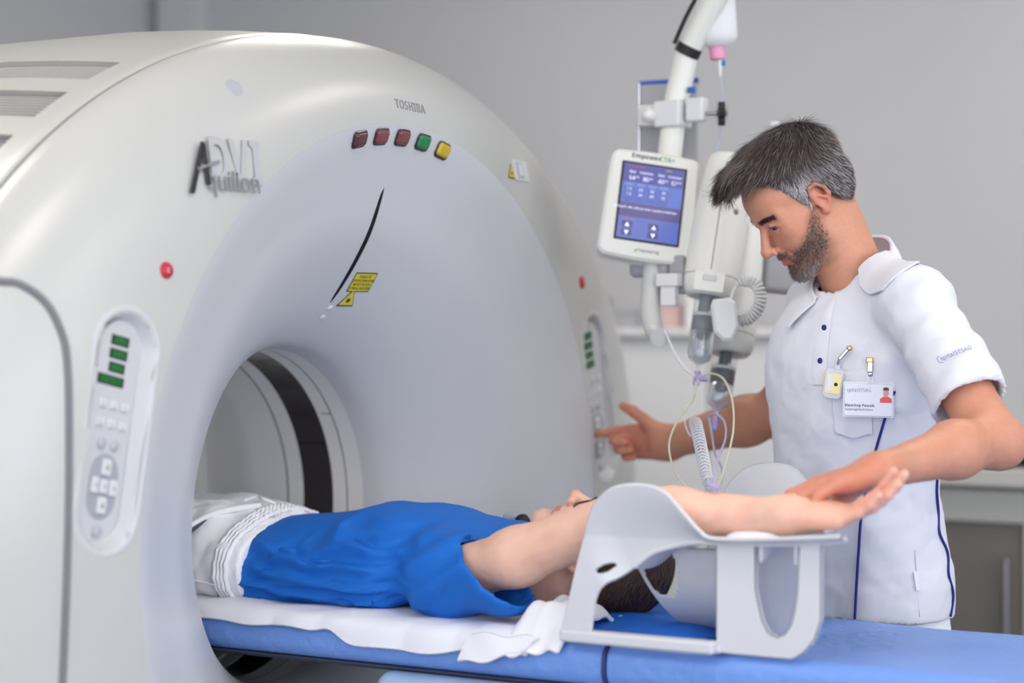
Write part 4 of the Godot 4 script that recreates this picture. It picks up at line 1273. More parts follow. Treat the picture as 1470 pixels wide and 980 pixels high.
# ------------------------------------------------------------------ background furniture
func background() -> void:
	# low cabinet with a louvred door
	var t := thing("base_cabinet", "grey cabinet with a ribbed roller door and pale worktop against the wall", "cabinet", Vector3(2.3, 0, 0.75))
	part("carcass", join([box_between(Vector3(2.09, 0.06, 0.02), Vector3(2.59, 0.945, 1.9), 0.004)]), M.cabinet_frame, t)
	part("plinth", join([box_between(Vector3(2.14, 0.0, 0.04), Vector3(2.59, 0.06, 1.88), 0.003)]), M.black, t)
	for s in [[0.02, 0.09], [0.60, 0.68], [1.22, 1.30], [1.83, 1.9]]:
		var p := box_between(Vector3(2.068, 0.06, s[0]), Vector3(2.095, 0.935, s[1]), 0.003)
		piece("stile", p[0], M.cabinet_frame, t, p[1])
	var rail := box_between(Vector3(2.063, 0.85, 0.015), Vector3(2.097, 0.937, 1.905), 0.003)
	piece("top_rail", rail[0], M.cabinet_frame, t, rail[1])
	for z in [0.09, 0.68, 1.30]:
		var w: float = 0.51 if z < 0.6 else 0.53
		var d := part("roller_door", box_between(Vector3(2.082, 0.08, z), Vector3(2.092, 0.85, z + w), 0.002)[0], M.cabinet_door, t, "ribbed grey roller door")
		d.position += Vector3(2.087, 0.465, z + w / 2)
		for k in 44:
			var o := MeshInstance3D.new()
			o.name = "rib"
			o.mesh = rib_mesh(w)
			o.material_override = M.cabinet_door
			d.add_child(o, true)
			o.position = Vector3(-0.006, -0.375 + 0.0174 * k, 0)
	var h := part("door_handle", tube([Vector3(2.05, 0.42, 0.56), Vector3(2.05, 0.76, 0.56)], 0.009, 10), M.steel, t)
	var wt := thing("worktop", "pale worktop lying on the grey cabinet", "worktop", Vector3(2.3, 0.95, 0.95))
	var s := box_between(Vector3(2.03, 0.947, 0.0), Vector3(2.6, 0.995, 1.92), 0.006)
	piece("slab", s[0], M.counter, wt, s[1])
	var bl := thing("black_case", "flat black case lying on the worktop against the wall", "case", Vector3(2.27, 0.995, 0.80))
	var bc := box_between(Vector3(2.12, 0.996, 0.50), Vector3(2.42, 1.045, 1.10), 0.012)
	piece("case_body", bc[0], M.black, bl, bc[1])
	piece("case_lid", rbox(Vector3(0.29, 0.012, 0.59), 0.005), M.black, bl, Transform3D(Basis(), Vector3(2.27, 1.05, 0.80)))
	var dish := thing("white_bowl", "white kidney bowl on the worktop beside the black case", "bowl", Vector3(2.15, 0.995, 0.36))
	part("bowl_shell", lathe([Vector2(0.0001, 0.998), Vector2(0.06, 0.998), Vector2(0.085, 1.02), Vector2(0.095, 1.05), Vector2(0.091, 1.05), Vector2(0.08, 1.022), Vector2(0.0001, 1.006)], 28, Vector3(2.15, 0, 0.40)), M.white_metal, dish)
	# white cupboard on the wall side, with odds and ends on it
	var c := thing("white_cupboard", "tall white cupboard against the wall behind the injector", "cupboard", Vector3(2.35, 0, -0.3))
	part("body", box_between(Vector3(2.14, 0.08, -0.98), Vector3(2.59, 1.34, -0.02), 0.004)[0], M.white_metal, c).position += Vector3(2.365, 0.71, -0.50)
	part("plinth", box_between(Vector3(2.18, 0, -0.96), Vector3(2.59, 0.08, -0.04), 0.003)[0], M.black, c).position += Vector3(2.385, 0.04, -0.50)
	piece("top", rbox(Vector3(0.50, 0.025, 1.0), 0.005), M.white_metal, c, Transform3D(Basis(), Vector3(2.345, 1.353, -0.50)))
	for k in 3:
		var d := piece("cupboard_door", rbox(Vector3(0.018, 1.22, 0.31), 0.004), M.white_metal, c, Transform3D(Basis(), Vector3(2.130, 0.71, -0.82 + 0.32 * k)))
		var hd := MeshInstance3D.new()
		hd.name = "handle"
		hd.mesh = tube([Vector3(-0.025, -0.06, 0.12), Vector3(-0.025, 0.06, 0.12)], 0.006, 8)
		hd.material_override = M.steel
		d.add_child(hd, true)
		if k == 0:
			var st := MeshInstance3D.new()
			st.name = "sticker"
			st.mesh = plate(rrect(0.05, 0.07, 0.004), 0.001, 0.0)
			st.material_override = M.pale_red
			d.add_child(st, true)
			st.transform = Transform3D(Basis(Vector3(0, 0, 1), Vector3(0, 1, 0), Vector3(-1, 0, 0)), Vector3(-0.0095, 0.37, 0.03))
	for q in [[Vector3(2.25, 1.366, -0.78), Vector3(0.10, 0.09, 0.07), M.grille_slat, "small grey box on the white cupboard", "box"], [Vector3(2.24, 1.366, -0.67), Vector3(0.10, 0.055, 0.10), M.key_grey, "low light grey tray on the white cupboard", "tray"], [Vector3(2.30, 1.366, -0.53), Vector3(0.07, 0.07, 0.06), M.pale_red, "pale red carton on the white cupboard", "carton"], [Vector3(2.28, 1.366, -0.42), Vector3(0.1, 0.13, 0.09), M.white_metal, "white carton on the white cupboard beside the red one", "carton"]]:
		var o := thing("storage_" + q[4], q[3], q[4], q[0])
		piece("box_base", rbox(q[1] * Vector3(1, 0.8, 1), 0.004), q[2], o, Transform3D(Basis(), q[0] + Vector3(0, q[1].y * 0.4, 0)))
		piece("lid", rbox(Vector3(q[1].x + 0.006, q[1].y * 0.2, q[1].z + 0.006), 0.003), q[2], o, Transform3D(Basis(), q[0] + Vector3(0, q[1].y * 0.9, 0)))

var rib_cache := {}
func rib_mesh(w: float) -> Mesh:
	if not rib_cache.has(w): rib_cache[w] = rbox(Vector3(0.008, 0.013, w - 0.01), 0.003, 1)
	return rib_cache[w]
const TUBES := [
	[Vector3(0.499, 1.273, 0.395), Vector3(0.485, 1.279, 0.431), Vector3(0.434, 1.268, 0.481), Vector3(0.368, 1.230, 0.528), Vector3(0.278, 1.182, 0.571), Vector3(0.135, 1.139, 0.624), Vector3(-0.009, 1.107, 0.675), Vector3(-0.142, 1.099, 0.726)],
	[Vector3(0.499, 1.266, 0.395), Vector3(0.464, 1.225, 0.395), Vector3(0.405, 1.185, 0.392), Vector3(0.307, 1.150, 0.423), Vector3(0.174, 1.120, 0.493), Vector3(0.047, 1.099, 0.573), Vector3(-0.077, 1.092, 0.657), Vector3(-0.129, 1.092, 0.707)],
	[Vector3(0.524, 1.187, 0.397), Vector3(0.488, 1.199, 0.436), Vector3(0.407, 1.186, 0.494), Vector3(0.270, 1.162, 0.558), Vector3(0.127, 1.139, 0.610), Vector3(-0.014, 1.119, 0.667), Vector3(-0.134, 1.101, 0.720)],
	[Vector3(0.546, 1.189, 0.396), Vector3(0.440, 1.157, 0.452), Vector3(0.306, 1.133, 0.520), Vector3(0.175, 1.114, 0.594), Vector3(0.038, 1.103, 0.656), Vector3(-0.104, 1.097, 0.711)],
	[Vector3(0.496, 1.261, 0.389), Vector3(0.476, 1.231, 0.395), Vector3(0.458, 1.204, 0.385), Vector3(0.431, 1.177, 0.398), Vector3(0.419, 1.156, 0.416), Vector3(0.424, 1.164, 0.426), Vector3(0.473, 1.190, 0.409)],
	[Vector3(0.481, 1.371, 0.325), Vector3(0.488, 1.340, 0.336), Vector3(0.486, 1.312, 0.353), Vector3(0.486, 1.287, 0.372), Vector3(0.496, 1.273, 0.389)],
	[Vector3(0.468, 1.181, 0.402), Vector3(0.291, 1.159, 0.494), Vector3(0.113, 1.133, 0.586), Vector3(-0.065, 1.108, 0.679)]
]

# ------------------------------------------------------------------ bodies: blended capsules and ellipsoids, meshed as surface nets
class Field:
	var kind := PackedInt32Array()        # 0 tapered capsule, 1 ellipsoid, 2 box
	var A := PackedVector3Array()
	var B := PackedVector3Array()
	var R0 := PackedFloat32Array()
	var R1 := PackedFloat32Array()
	var IL := PackedFloat32Array()
	var K := PackedFloat32Array()
	var op := PackedInt32Array()          # 0 joins, 1 cuts, 2 cuts after the shell is made
	var bas: Array[Basis] = []
	var flat := PackedVector3Array()      # across this axis a capsule is squeezed ...
	var squeeze := PackedFloat32Array()   # ... by this factor less one
	var shell := 0.0
	var post = null                       # func(p, d) -> d
	var kmax := 0.0

	func _add(kd: int, a: Vector3, b: Vector3, r0: float, r1: float, k: float, o: int, bs: Basis, fl: Vector3, sq: float) -> void:
		kind.append(kd)
		A.append(a)
		B.append(b)
		R0.append(r0)
		R1.append(r1)
		IL.append(1.0 / maxf(b.length_squared(), 1e-9))
		K.append(maxf(k, 1e-5))
		op.append(o)
		bas.append(bs)
		flat.append(fl)
		squeeze.append(sq)
		kmax = maxf(kmax, k)

	func cap(a: Vector3, b: Vector3, ra: float, rb: float, k := 0.02, o := 0, fl := Vector3.ZERO, sq := 1.0) -> void:
		var ab := b - a
		if sq != 1.0: ab += fl * (ab.dot(fl) * (sq - 1.0))
		_add(0, a, ab, ra, rb - ra, k, o, Basis(), fl, sq - 1.0)

	func ball(c: Vector3, r: float, k := 0.02, o := 0) -> void: ell(c, Vector3(r, r, r), k, o)

	func ell(c: Vector3, r: Vector3, k := 0.02, o := 0, bs := Basis()) -> void:
		_add(1, c, r, minf(r.x, minf(r.y, r.z)), 0.0, k, o, bs, Vector3.ZERO, 0.0)

	func box(c: Vector3, h: Vector3, r: float, k := 0.001, o := 0, bs := Basis()) -> void:
		_add(2, c, h, r, 0.0, k, o, bs, Vector3.ZERO, 0.0)

	func one(i: int, p: Vector3) -> float:
		var q := p - A[i]
		var kd := kind[i]
		if kd == 0:
			if squeeze[i] != 0.0: q += flat[i] * (q.dot(flat[i]) * squeeze[i])
			var b := B[i]
			var t := clampf(q.dot(b) * IL[i], 0.0, 1.0)
			return (q - b * t).length() - R0[i] - R1[i] * t
		q = q * bas[i]
		if kd == 1:
			var r := B[i]
			var u := q / r
			var k0 := u.length()
			return k0 * (k0 - 1.0) / maxf((u / r).length(), 1e-5) if k0 > 1e-4 else -R0[i]
		var e := q.abs() - B[i]
		return e.max(Vector3.ZERO).length() + minf(maxf(e.x, maxf(e.y, e.z)), 0.0) - R0[i]

	func at(p: Vector3, ids: PackedInt32Array) -> float:
		var d := 1.0
		var hollow := shell > 0.0
		for i in ids:
			var o := op[i]
			if o == 2 and hollow:
				d = maxf(d, -(d + shell))
				hollow = false
			var e := one(i, p)
			var k := K[i]
			if o == 0:
				var h := k - absf(d - e)
				d = minf(d, e)
				if h > 0.0: d -= h * h / (4.0 * k)
			else:
				e = -e
				var h := k - absf(d - e)
				d = maxf(d, e)
				if h > 0.0: d += h * h / (4.0 * k)
		if hollow: d = maxf(d, -(d + shell))
		if post != null: d = post.call(p, d)
		return d

	func every() -> PackedInt32Array:
		var ids := PackedInt32Array()
		for i in kind.size(): ids.append(i)
		return ids

	# first surface met from a point along a direction
	func meet(from: Vector3, dir: Vector3, far := 1.0) -> Vector3:
		var ids := every()
		var keep := shell
		shell = 0.0
		var s := 0.0
		for k in 120:
			var d := at(from + dir * s, ids)
			if absf(d) < 0.0004 or s > far: break
			s += d * 0.7
		shell = keep
		return from + dir * s

	# points and triangles of the surface inside a box
	func net(lo: Vector3, hi: Vector3, cell: float) -> Array:
		var all := every()
		var bs := 4
		var nx := int(ceil((hi.x - lo.x) / cell / bs)) * bs + 1
		var ny := int(ceil((hi.y - lo.y) / cell / bs)) * bs + 1
		var nz := int(ceil((hi.z - lo.z) / cell / bs)) * bs + 1
		var val := PackedFloat32Array()
		val.resize(nx * ny * nz)
		val.fill(1.0)
		var sy := nx
		var sz := nx * ny
		var live := PackedInt32Array()
		var rad := bs * cell * 0.87
		var hadshell := shell
		for bz in range(0, nz, bs):
			for by in range(0, ny, bs):
				for bx in range(0, nx, bs):
					var c := lo + Vector3(bx + 1.5, by + 1.5, bz + 1.5) * cell
					var best := 1e9
					var es := PackedFloat32Array()
					es.resize(all.size())
					for i in all:
						var e := one(i, c)
						es[i] = e
						if op[i] == 0: best = minf(best, e)
					if best > rad * 1.4 + kmax * 0.5: continue
					var ids := PackedInt32Array()
					for i in all:
						if op[i] == 0:
							if es[i] < best + 2.2 * rad + K[i]: ids.append(i)
						elif es[i] < rad * 1.3 + K[i]: ids.append(i)
					shell = 0.0
					var dc := at(c, ids)
					shell = hadshell
					if hadshell > 0.0:
						if dc > rad * 1.4 or dc < -rad * 1.4 - hadshell: 
							if dc < 0.0 and hadshell == 0.0: pass
							continue
					elif absf(dc) > rad * 1.5:
						if dc < 0.0:
							for z in range(bz, mini(bz + bs, nz)):
								for y in range(by, mini(by + bs, ny)):
									for x in range(bx, mini(bx + bs, nx)): val[x + y * sy + z * sz] = -1.0
						continue
					live.append(bx + by * sy + bz * sz)
					for z in range(bz, mini(bz + bs, nz)):
						for y in range(by, mini(by + bs, ny)):
							for x in range(bx, mini(bx + bs, nx)):
								val[x + y * sy + z * sz] = at(lo + Vector3(x, y, z) * cell, ids)
		var v := PackedVector3Array()
		var idx := PackedInt32Array()
		var vid := {}
		var off := [0, 1, sy, sy + 1, sz, sz + 1, sz + sy, sz + sy + 1]
		var edges := [[0, 1], [2, 3], [4, 5], [6, 7], [0, 2], [1, 3], [4, 6], [5, 7], [0, 4], [1, 5], [2, 6], [3, 7]]
		var cells := PackedInt32Array()
		for b in live:
			var bx := b % nx
			var by := (b / nx) % ny
			var bz := b / sz
			for z in range(maxi(bz - 1, 0), mini(bz + bs, nz - 1)):
				for y in range(maxi(by - 1, 0), mini(by + bs, ny - 1)):
					for x in range(maxi(bx - 1, 0), mini(bx + bs, nx - 1)):
						var g := x + y * sy + z * sz
						var first := val[g] < 0.0
						if first == (val[g + 1] < 0.0) and first == (val[g + sy] < 0.0) and first == (val[g + sy + 1] < 0.0) and first == (val[g + sz] < 0.0) and first == (val[g + sz + 1] < 0.0) and first == (val[g + sz + sy] < 0.0) and first == (val[g + sz + sy + 1] < 0.0): continue
						if vid.has(g): continue
						var sum := Vector3.ZERO
						var n := 0
						for e in edges:
							var a0: int = e[0]
							var a1: int = e[1]
							var va := val[g + off[a0]]
							var vb := val[g + off[a1]]
							if (va < 0.0) == (vb < 0.0): continue
							var t := va / (va - vb)
							var pa := Vector3(a0 & 1, (a0 >> 1) & 1, a0 >> 2)
							var pb := Vector3(a1 & 1, (a1 >> 1) & 1, a1 >> 2)
							sum += pa.lerp(pb, t)
							n += 1
						vid[g] = v.size()
						v.append(lo + (Vector3(x, y, z) + sum / n) * cell)
						cells.append(g)
		for g in cells:
			var inside := val[g] < 0.0
			for ax in 3:
				var step: int = [1, sy, sz][ax]
				if inside == (val[g + step] < 0.0): continue
				var u: int = [sy, sz, 1][ax]
				var w: int = [sz, 1, sy][ax]
				if not (vid.has(g - u) and vid.has(g - w) and vid.has(g - u - w)): continue
				var a: int = vid[g]
				var b: int = vid[g - u]
				var c: int = vid[g - u - w]
				var d: int = vid[g - w]
				if inside: idx.append_array([a, c, b, a, d, c])
				else: idx.append_array([a, b, c, a, c, d])
		return [v, idx]

func smoothed(v: PackedVector3Array, idx: PackedInt32Array, times: int) -> PackedVector3Array:
	for r in times:
		var s := PackedVector3Array()
		s.resize(v.size())
		var n := PackedInt32Array()
		n.resize(v.size())
		for t in range(0, idx.size(), 3):
			for k in 3:
				var a := idx[t + k]
				var b := idx[t + (k + 1) % 3]
				s[a] += v[b]
				s[b] += v[a]
				n[a] += 1
				n[b] += 1
		for i in v.size():
			if n[i] > 0: v[i] = v[i].lerp(s[i] / n[i], 0.5)
	return v

func normals_of(v: PackedVector3Array, idx: PackedInt32Array) -> PackedVector3Array:
	var n := PackedVector3Array()
	n.resize(v.size())
	for t in range(0, idx.size(), 3):
		var k := (v[idx[t + 2]] - v[idx[t]]).cross(v[idx[t + 1]] - v[idx[t]])
		n[idx[t]] += k
		n[idx[t + 1]] += k
		n[idx[t + 2]] += k
	for i in n.size(): n[i] = n[i].normalized()
	return n

# surface -> mesh; paint(p) gives a linear colour, push(p, n) an offset along the normal
func body_mesh(f: Field, lo: Vector3, hi: Vector3, cell: float, paint = null, push = null, smooth := 1, to := Transform3D()) -> ArrayMesh:
	var got := f.net(lo, hi, cell)
	var v: PackedVector3Array = smoothed(got[0], got[1], smooth)
	var idx: PackedInt32Array = got[1]
	if push != null:
		var n := normals_of(v, idx)
		for i in v.size(): v[i] += n[i] * push.call(v[i], n[i])
	var col := PackedColorArray()
	if paint != null:
		for p in v: col.append(paint.call(p))
	for i in v.size(): v[i] = to * v[i]
	return commit(v, idx, col)

# ------------------------------------------------------------------ heads
# own axes: x to the person's left, y up, z out of the face, origin between the ears
func head_field(neck: Vector3, neck_r: float) -> Field:
	var f := Field.new()
	f.ell(Vector3(0, .046, -.016), Vector3(.074, .084, .105), 0.02)
	f.ell(Vector3(0, .045, .030), Vector3(.060, .052, .062), 0.02)
	f.cap(Vector3(0, -.030, -.042), neck, neck_r, neck_r * 1.10, 0.03)
	f.ell(Vector3(0, -.070, .034), Vector3(.046, .048, .050), 0.02)
	f.ell(Vector3(0, -.046, .058), Vector3(.040, .048, .040), 0.02)
	f.ball(Vector3(0, -.106, .081), .0215, 0.02)
	for s in [-1.0, 1.0]:
		f.cap(Vector3(0, .027, .0845), Vector3(s * .043, .026, .066), .0125, .012, 0.012)
		f.ell(Vector3(s * .034, -.022, .052), Vector3(.031, .044, .037), 0.02)
		f.cap(Vector3(s * .046, -.010, .060), Vector3(s * .064, .0, .012), .015, .012, 0.02)
		f.cap(Vector3(s * .056, -.035, .002), Vector3(s * .050, -.070, .016), .016, .018, 0.02)
		f.cap(Vector3(s * .050, -.070, .016), Vector3(s * .016, -.104, .074), .018, .017, 0.022)
		f.cap(Vector3(s * .030, -.065, -.02), neck + Vector3(s * .02, 0, .02), .03, .03, 0.03)
		# eye
		f.ell(Vector3(s * .032, .0085, .0935), Vector3(.0185, .0115, .0165), 0.012, 1)
		f.ball(Vector3(s * .031, .0065, .0745), .0123, 0.002)
		f.cap(Vector3(s * .0165, .0085, .0850), Vector3(s * .031, .0140, .0868), .0034, .0036, 0.005)
		f.cap(Vector3(s * .031, .0140, .0868), Vector3(s * .0455, .0075, .0775), .0036, .0034, 0.005)
		f.cap(Vector3(s * .0165, .0050, .0845), Vector3(s * .031, -.0035, .0850), .0028, .0030, 0.005)
		f.cap(Vector3(s * .031, -.0035, .0850), Vector3(s * .0455, .0045, .0770), .0030, .0028, 0.005)
	# nose
	f.cap(Vector3(0, .014, .0865), Vector3(0, -.027, .1155), .0080, .0098, 0.010)
	f.ball(Vector3(0, -.0315, .1170), .0112, 0.006)
	for s in [-1.0, 1.0]:
		f.ball(Vector3(s * .0115, -.0365, .1065), .0085, 0.006)
		f.ell(Vector3(s * .0065, -.0470, .1100), Vector3(.0035, .005, .006), 0.003, 1)
	# mouth
	f.ell(Vector3(0, -.062, .078), Vector3(.026, .022, .022), 0.012)
	for s in [-1.0, 1.0]:
		f.cap(Vector3(0, -.0582, .0992), Vector3(s * .021, -.0620, .0908), .0056, .0033, 0.005)
		f.cap(Vector3(0, -.0722, .0975), Vector3(s * .020, -.0672, .0905), .0062, .0033, 0.005)
		f.cap(Vector3(s * .0175, -.036, .1010), Vector3(s * .031, -.061, .0880), .0022, .0022, 0.010, 1)
		f.cap(Vector3(0, -.0652, .1055), Vector3(s * .027, -.0645, .0905), .0016, .0014, 0.003, 1)
	f.ell(Vector3(0, -.087, .1065), Vector3(.018, .006, .008), 0.010, 1)
	# ears
	for s in [-1.0, 1.0]:
		var rim := [Vector3(.0745, .003, .004), Vector3(.0775, .017, .007), Vector3(.0815, .029, -.001), Vector3(.0865, .030, -.014), Vector3(.0905, .016, -.024), Vector3(.0880, -.002, -.025), Vector3(.0815, -.018, -.016), Vector3(.0765, -.028, -.006), Vector3(.0735, -.025, .000)]
		f.ell(Vector3(s * .0775, .001, -.0085), Vector3(.0055, .027, .016), 0.004, 0, Basis(Vector3.UP, s * 0.35))
		f.ell(Vector3(s * .0870, -.001, -.005), Vector3(.0065, .015, .0095), 0.004, 1, Basis(Vector3.UP, s * 0.3))
		f.ell(Vector3(s * .0890, .017, -.010), Vector3(.0045, .007, .006), 0.003, 1)
		for i in rim.size() - 1:
			f.cap(rim[i] * Vector3(s, 1, 1), rim[i + 1] * Vector3(s, 1, 1), .0042, .0042, 0.004)
		f.cap(Vector3(s * .080, .012, -.004), Vector3(s * .0845, -.004, -.016), .0035, .0035, 0.004)
		f.ball(Vector3(s * .0755, -.027, -.005), .0080, 0.006)
		f.ball(Vector3(s * .0755, -.001, .0045), .0055, 0.004)
	return f

func grain(p: Vector3, s: float) -> float:       # cheap noise in 0..1
	var q := p * s
	var a := sin(q.x * 12.9898 + q.y * 78.233 + q.z * 37.719) * 43758.5453
	return a - floor(a)

var soft := FastNoiseLite.new()
func cloud(p: Vector3, s: float) -> float: return soft.get_noise_3dv(p * s)   # about -1..1, soft

# strands as thin ribbons: each item is [root, outward, direction, length, colour]
func strands(items: Array, width: float, lift: float) -> ArrayMesh:
	var v := PackedVector3Array()
	var n := PackedVector3Array()
	var col := PackedColorArray()
	var idx := PackedInt32Array()
	for it in items:
		var p: Vector3 = it[0]
		var o: Vector3 = it[1]
		var d: Vector3 = it[2]
		var len: float = it[3]
		var side := d.cross(o).normalized() * width * 0.5
		var s := v.size()
		for k in 4:
			var t := k / 3.0
			var c := p + d * len * t + o * (lift * sin(PI * (0.15 + 0.75 * t)) - 0.001)
			var w: Vector3 = side * [0.9, 1.0, 0.75, 0.12][k]
			v.append(c - w)
			v.append(c + w)
			for r in 2:
				n.append((o + d * (0.35 - 0.7 * t) + side.normalized() * (0.5 if r == 1 else -0.5)).normalized())
				col.append(it[4])
		for k in 3:
			var a := s + k * 2
			idx.append_array([a, a + 3, a + 1, a, a + 2, a + 3])
	var arr := []
	arr.resize(Mesh.ARRAY_MAX)
	arr[Mesh.ARRAY_VERTEX] = v
	arr[Mesh.ARRAY_NORMAL] = n
	arr[Mesh.ARRAY_COLOR] = col
	arr[Mesh.ARRAY_INDEX] = idx
	var m := ArrayMesh.new()
	m.add_surface_from_arrays(Mesh.PRIMITIVE_TRIANGLES, arr)
	return m

# ------------------------------------------------------------------ hands
# w wrist, d towards the knuckles, n out of the back of the hand, s towards the thumb
func hand_field(f: Field, w: Vector3, d: Vector3, n: Vector3, s: Vector3, curls: Array, thumb: Array, wrist_r := 0.027, size := 1.0, fore := Vector3.ZERO, fore_r := 0.03, fat := 1.0) -> void:
	d = d.normalized()
	n = (n - d * n.dot(d)).normalized()
	s = (s - d * s.dot(d) - n * s.dot(n)).normalized()
	var kn := [Vector2(.090, .028), Vector2(.095, .0095), Vector2(.090, -.0095), Vector2(.081, -.0275)]
	var seg := [[.043, .026, .021], [.048, .030, .022], [.044, .028, .021], [.034, .021, .019]]
	var rad := [.0098 * fat, .0100 * fat, .0095 * fat, .0083 * fat]
	for k in 4:
		var kp: Vector3 = w + (d * kn[k].x + s * kn[k].y + n * 0.002) * size
		f.cap(w + (s * kn[k].y * 0.62 + d * 0.008) * size, kp, .0175 * size, .0125 * size, 0.012)
		var a := 0.0
		var p := kp
		var c: Array = curls[k]
		var spread: float = c[3] if c.size() > 3 else (1.5 - k) * 0.05
		for j in 3:
			a += deg_to_rad(c[j])
			var dir := (d * cos(a) - n * sin(a) + s * spread * cos(a)).normalized()
			var q: Vector3 = p + dir * seg[k][j] * size
			f.cap(p, q, rad[k] * (1.06 - 0.11 * j) * size, rad[k] * (0.97 - 0.11 * j) * size, 0.004)
			if j < 2: f.ball(q, rad[k] * (1.0 - 0.10 * j) * size, 0.003)
			p = q
	f.ell(w + (d * 0.045 - n * 0.006) * size, Vector3(.034, .046, .013) * size, 0.014, 0, Basis(s, d, s.cross(d)))
	if fore != Vector3.ZERO: f.cap(fore, w, fore_r, wrist_r, 0.02)
	f.cap(w, w + d * 0.014, wrist_r * 1.04, wrist_r * 1.02, 0.02, 0, n, 1.12)
	var p := w + (d * 0.020 + s * 0.020 - n * 0.008) * size
	for j in 3:
		var t: Vector3 = (d * thumb[j].x + s * thumb[j].y + n * thumb[j].z).normalized()
		var q: Vector3 = p + t * [.046, .033, .027][j] * size
		f.cap(p, q, [.0165, .0118, .0105][j] * size * fat, [.0125, .0108, .0085][j] * size * fat, [0.014, 0.004, 0.004][j])
		p = q

# ------------------------------------------------------------------ the radiographer
func hairline(z: float, side: float) -> float:
	# lowest point of the hair (own axes of the head) at depth z, on the sides
	var tab := [Vector2(-.14, -.068), Vector2(-.095, -.066), Vector2(-.062, -.048), Vector2(-.038, -.018), Vector2(-.026, .010), Vector2(-.012, .034), Vector2(.004, .028), Vector2(.010, .000), Vector2(.020, -.006), Vector2(.027, .028), Vector2(.040, .066), Vector2(.056, .092), Vector2(.072, .103), Vector2(.09, .104), Vector2(.15, .096)]
	for i in tab.size() - 1:
		if z <= tab[i + 1].x: return lerpf(tab[i].y, tab[i + 1].y, clampf((z - tab[i].x) / (tab[i + 1].x - tab[i].x), 0, 1))
	return 0.08

func person_head(to: Transform3D, neck_at: Vector3, neck_r: float, cell: float, paint: Callable) -> ArrayMesh:
	var f := head_field(to.affine_inverse() * neck_at, neck_r)
	return body_mesh(f, Vector3(-.105, -.22, -.16), Vector3(.105, .145, .14), cell, paint, null, 1, to)

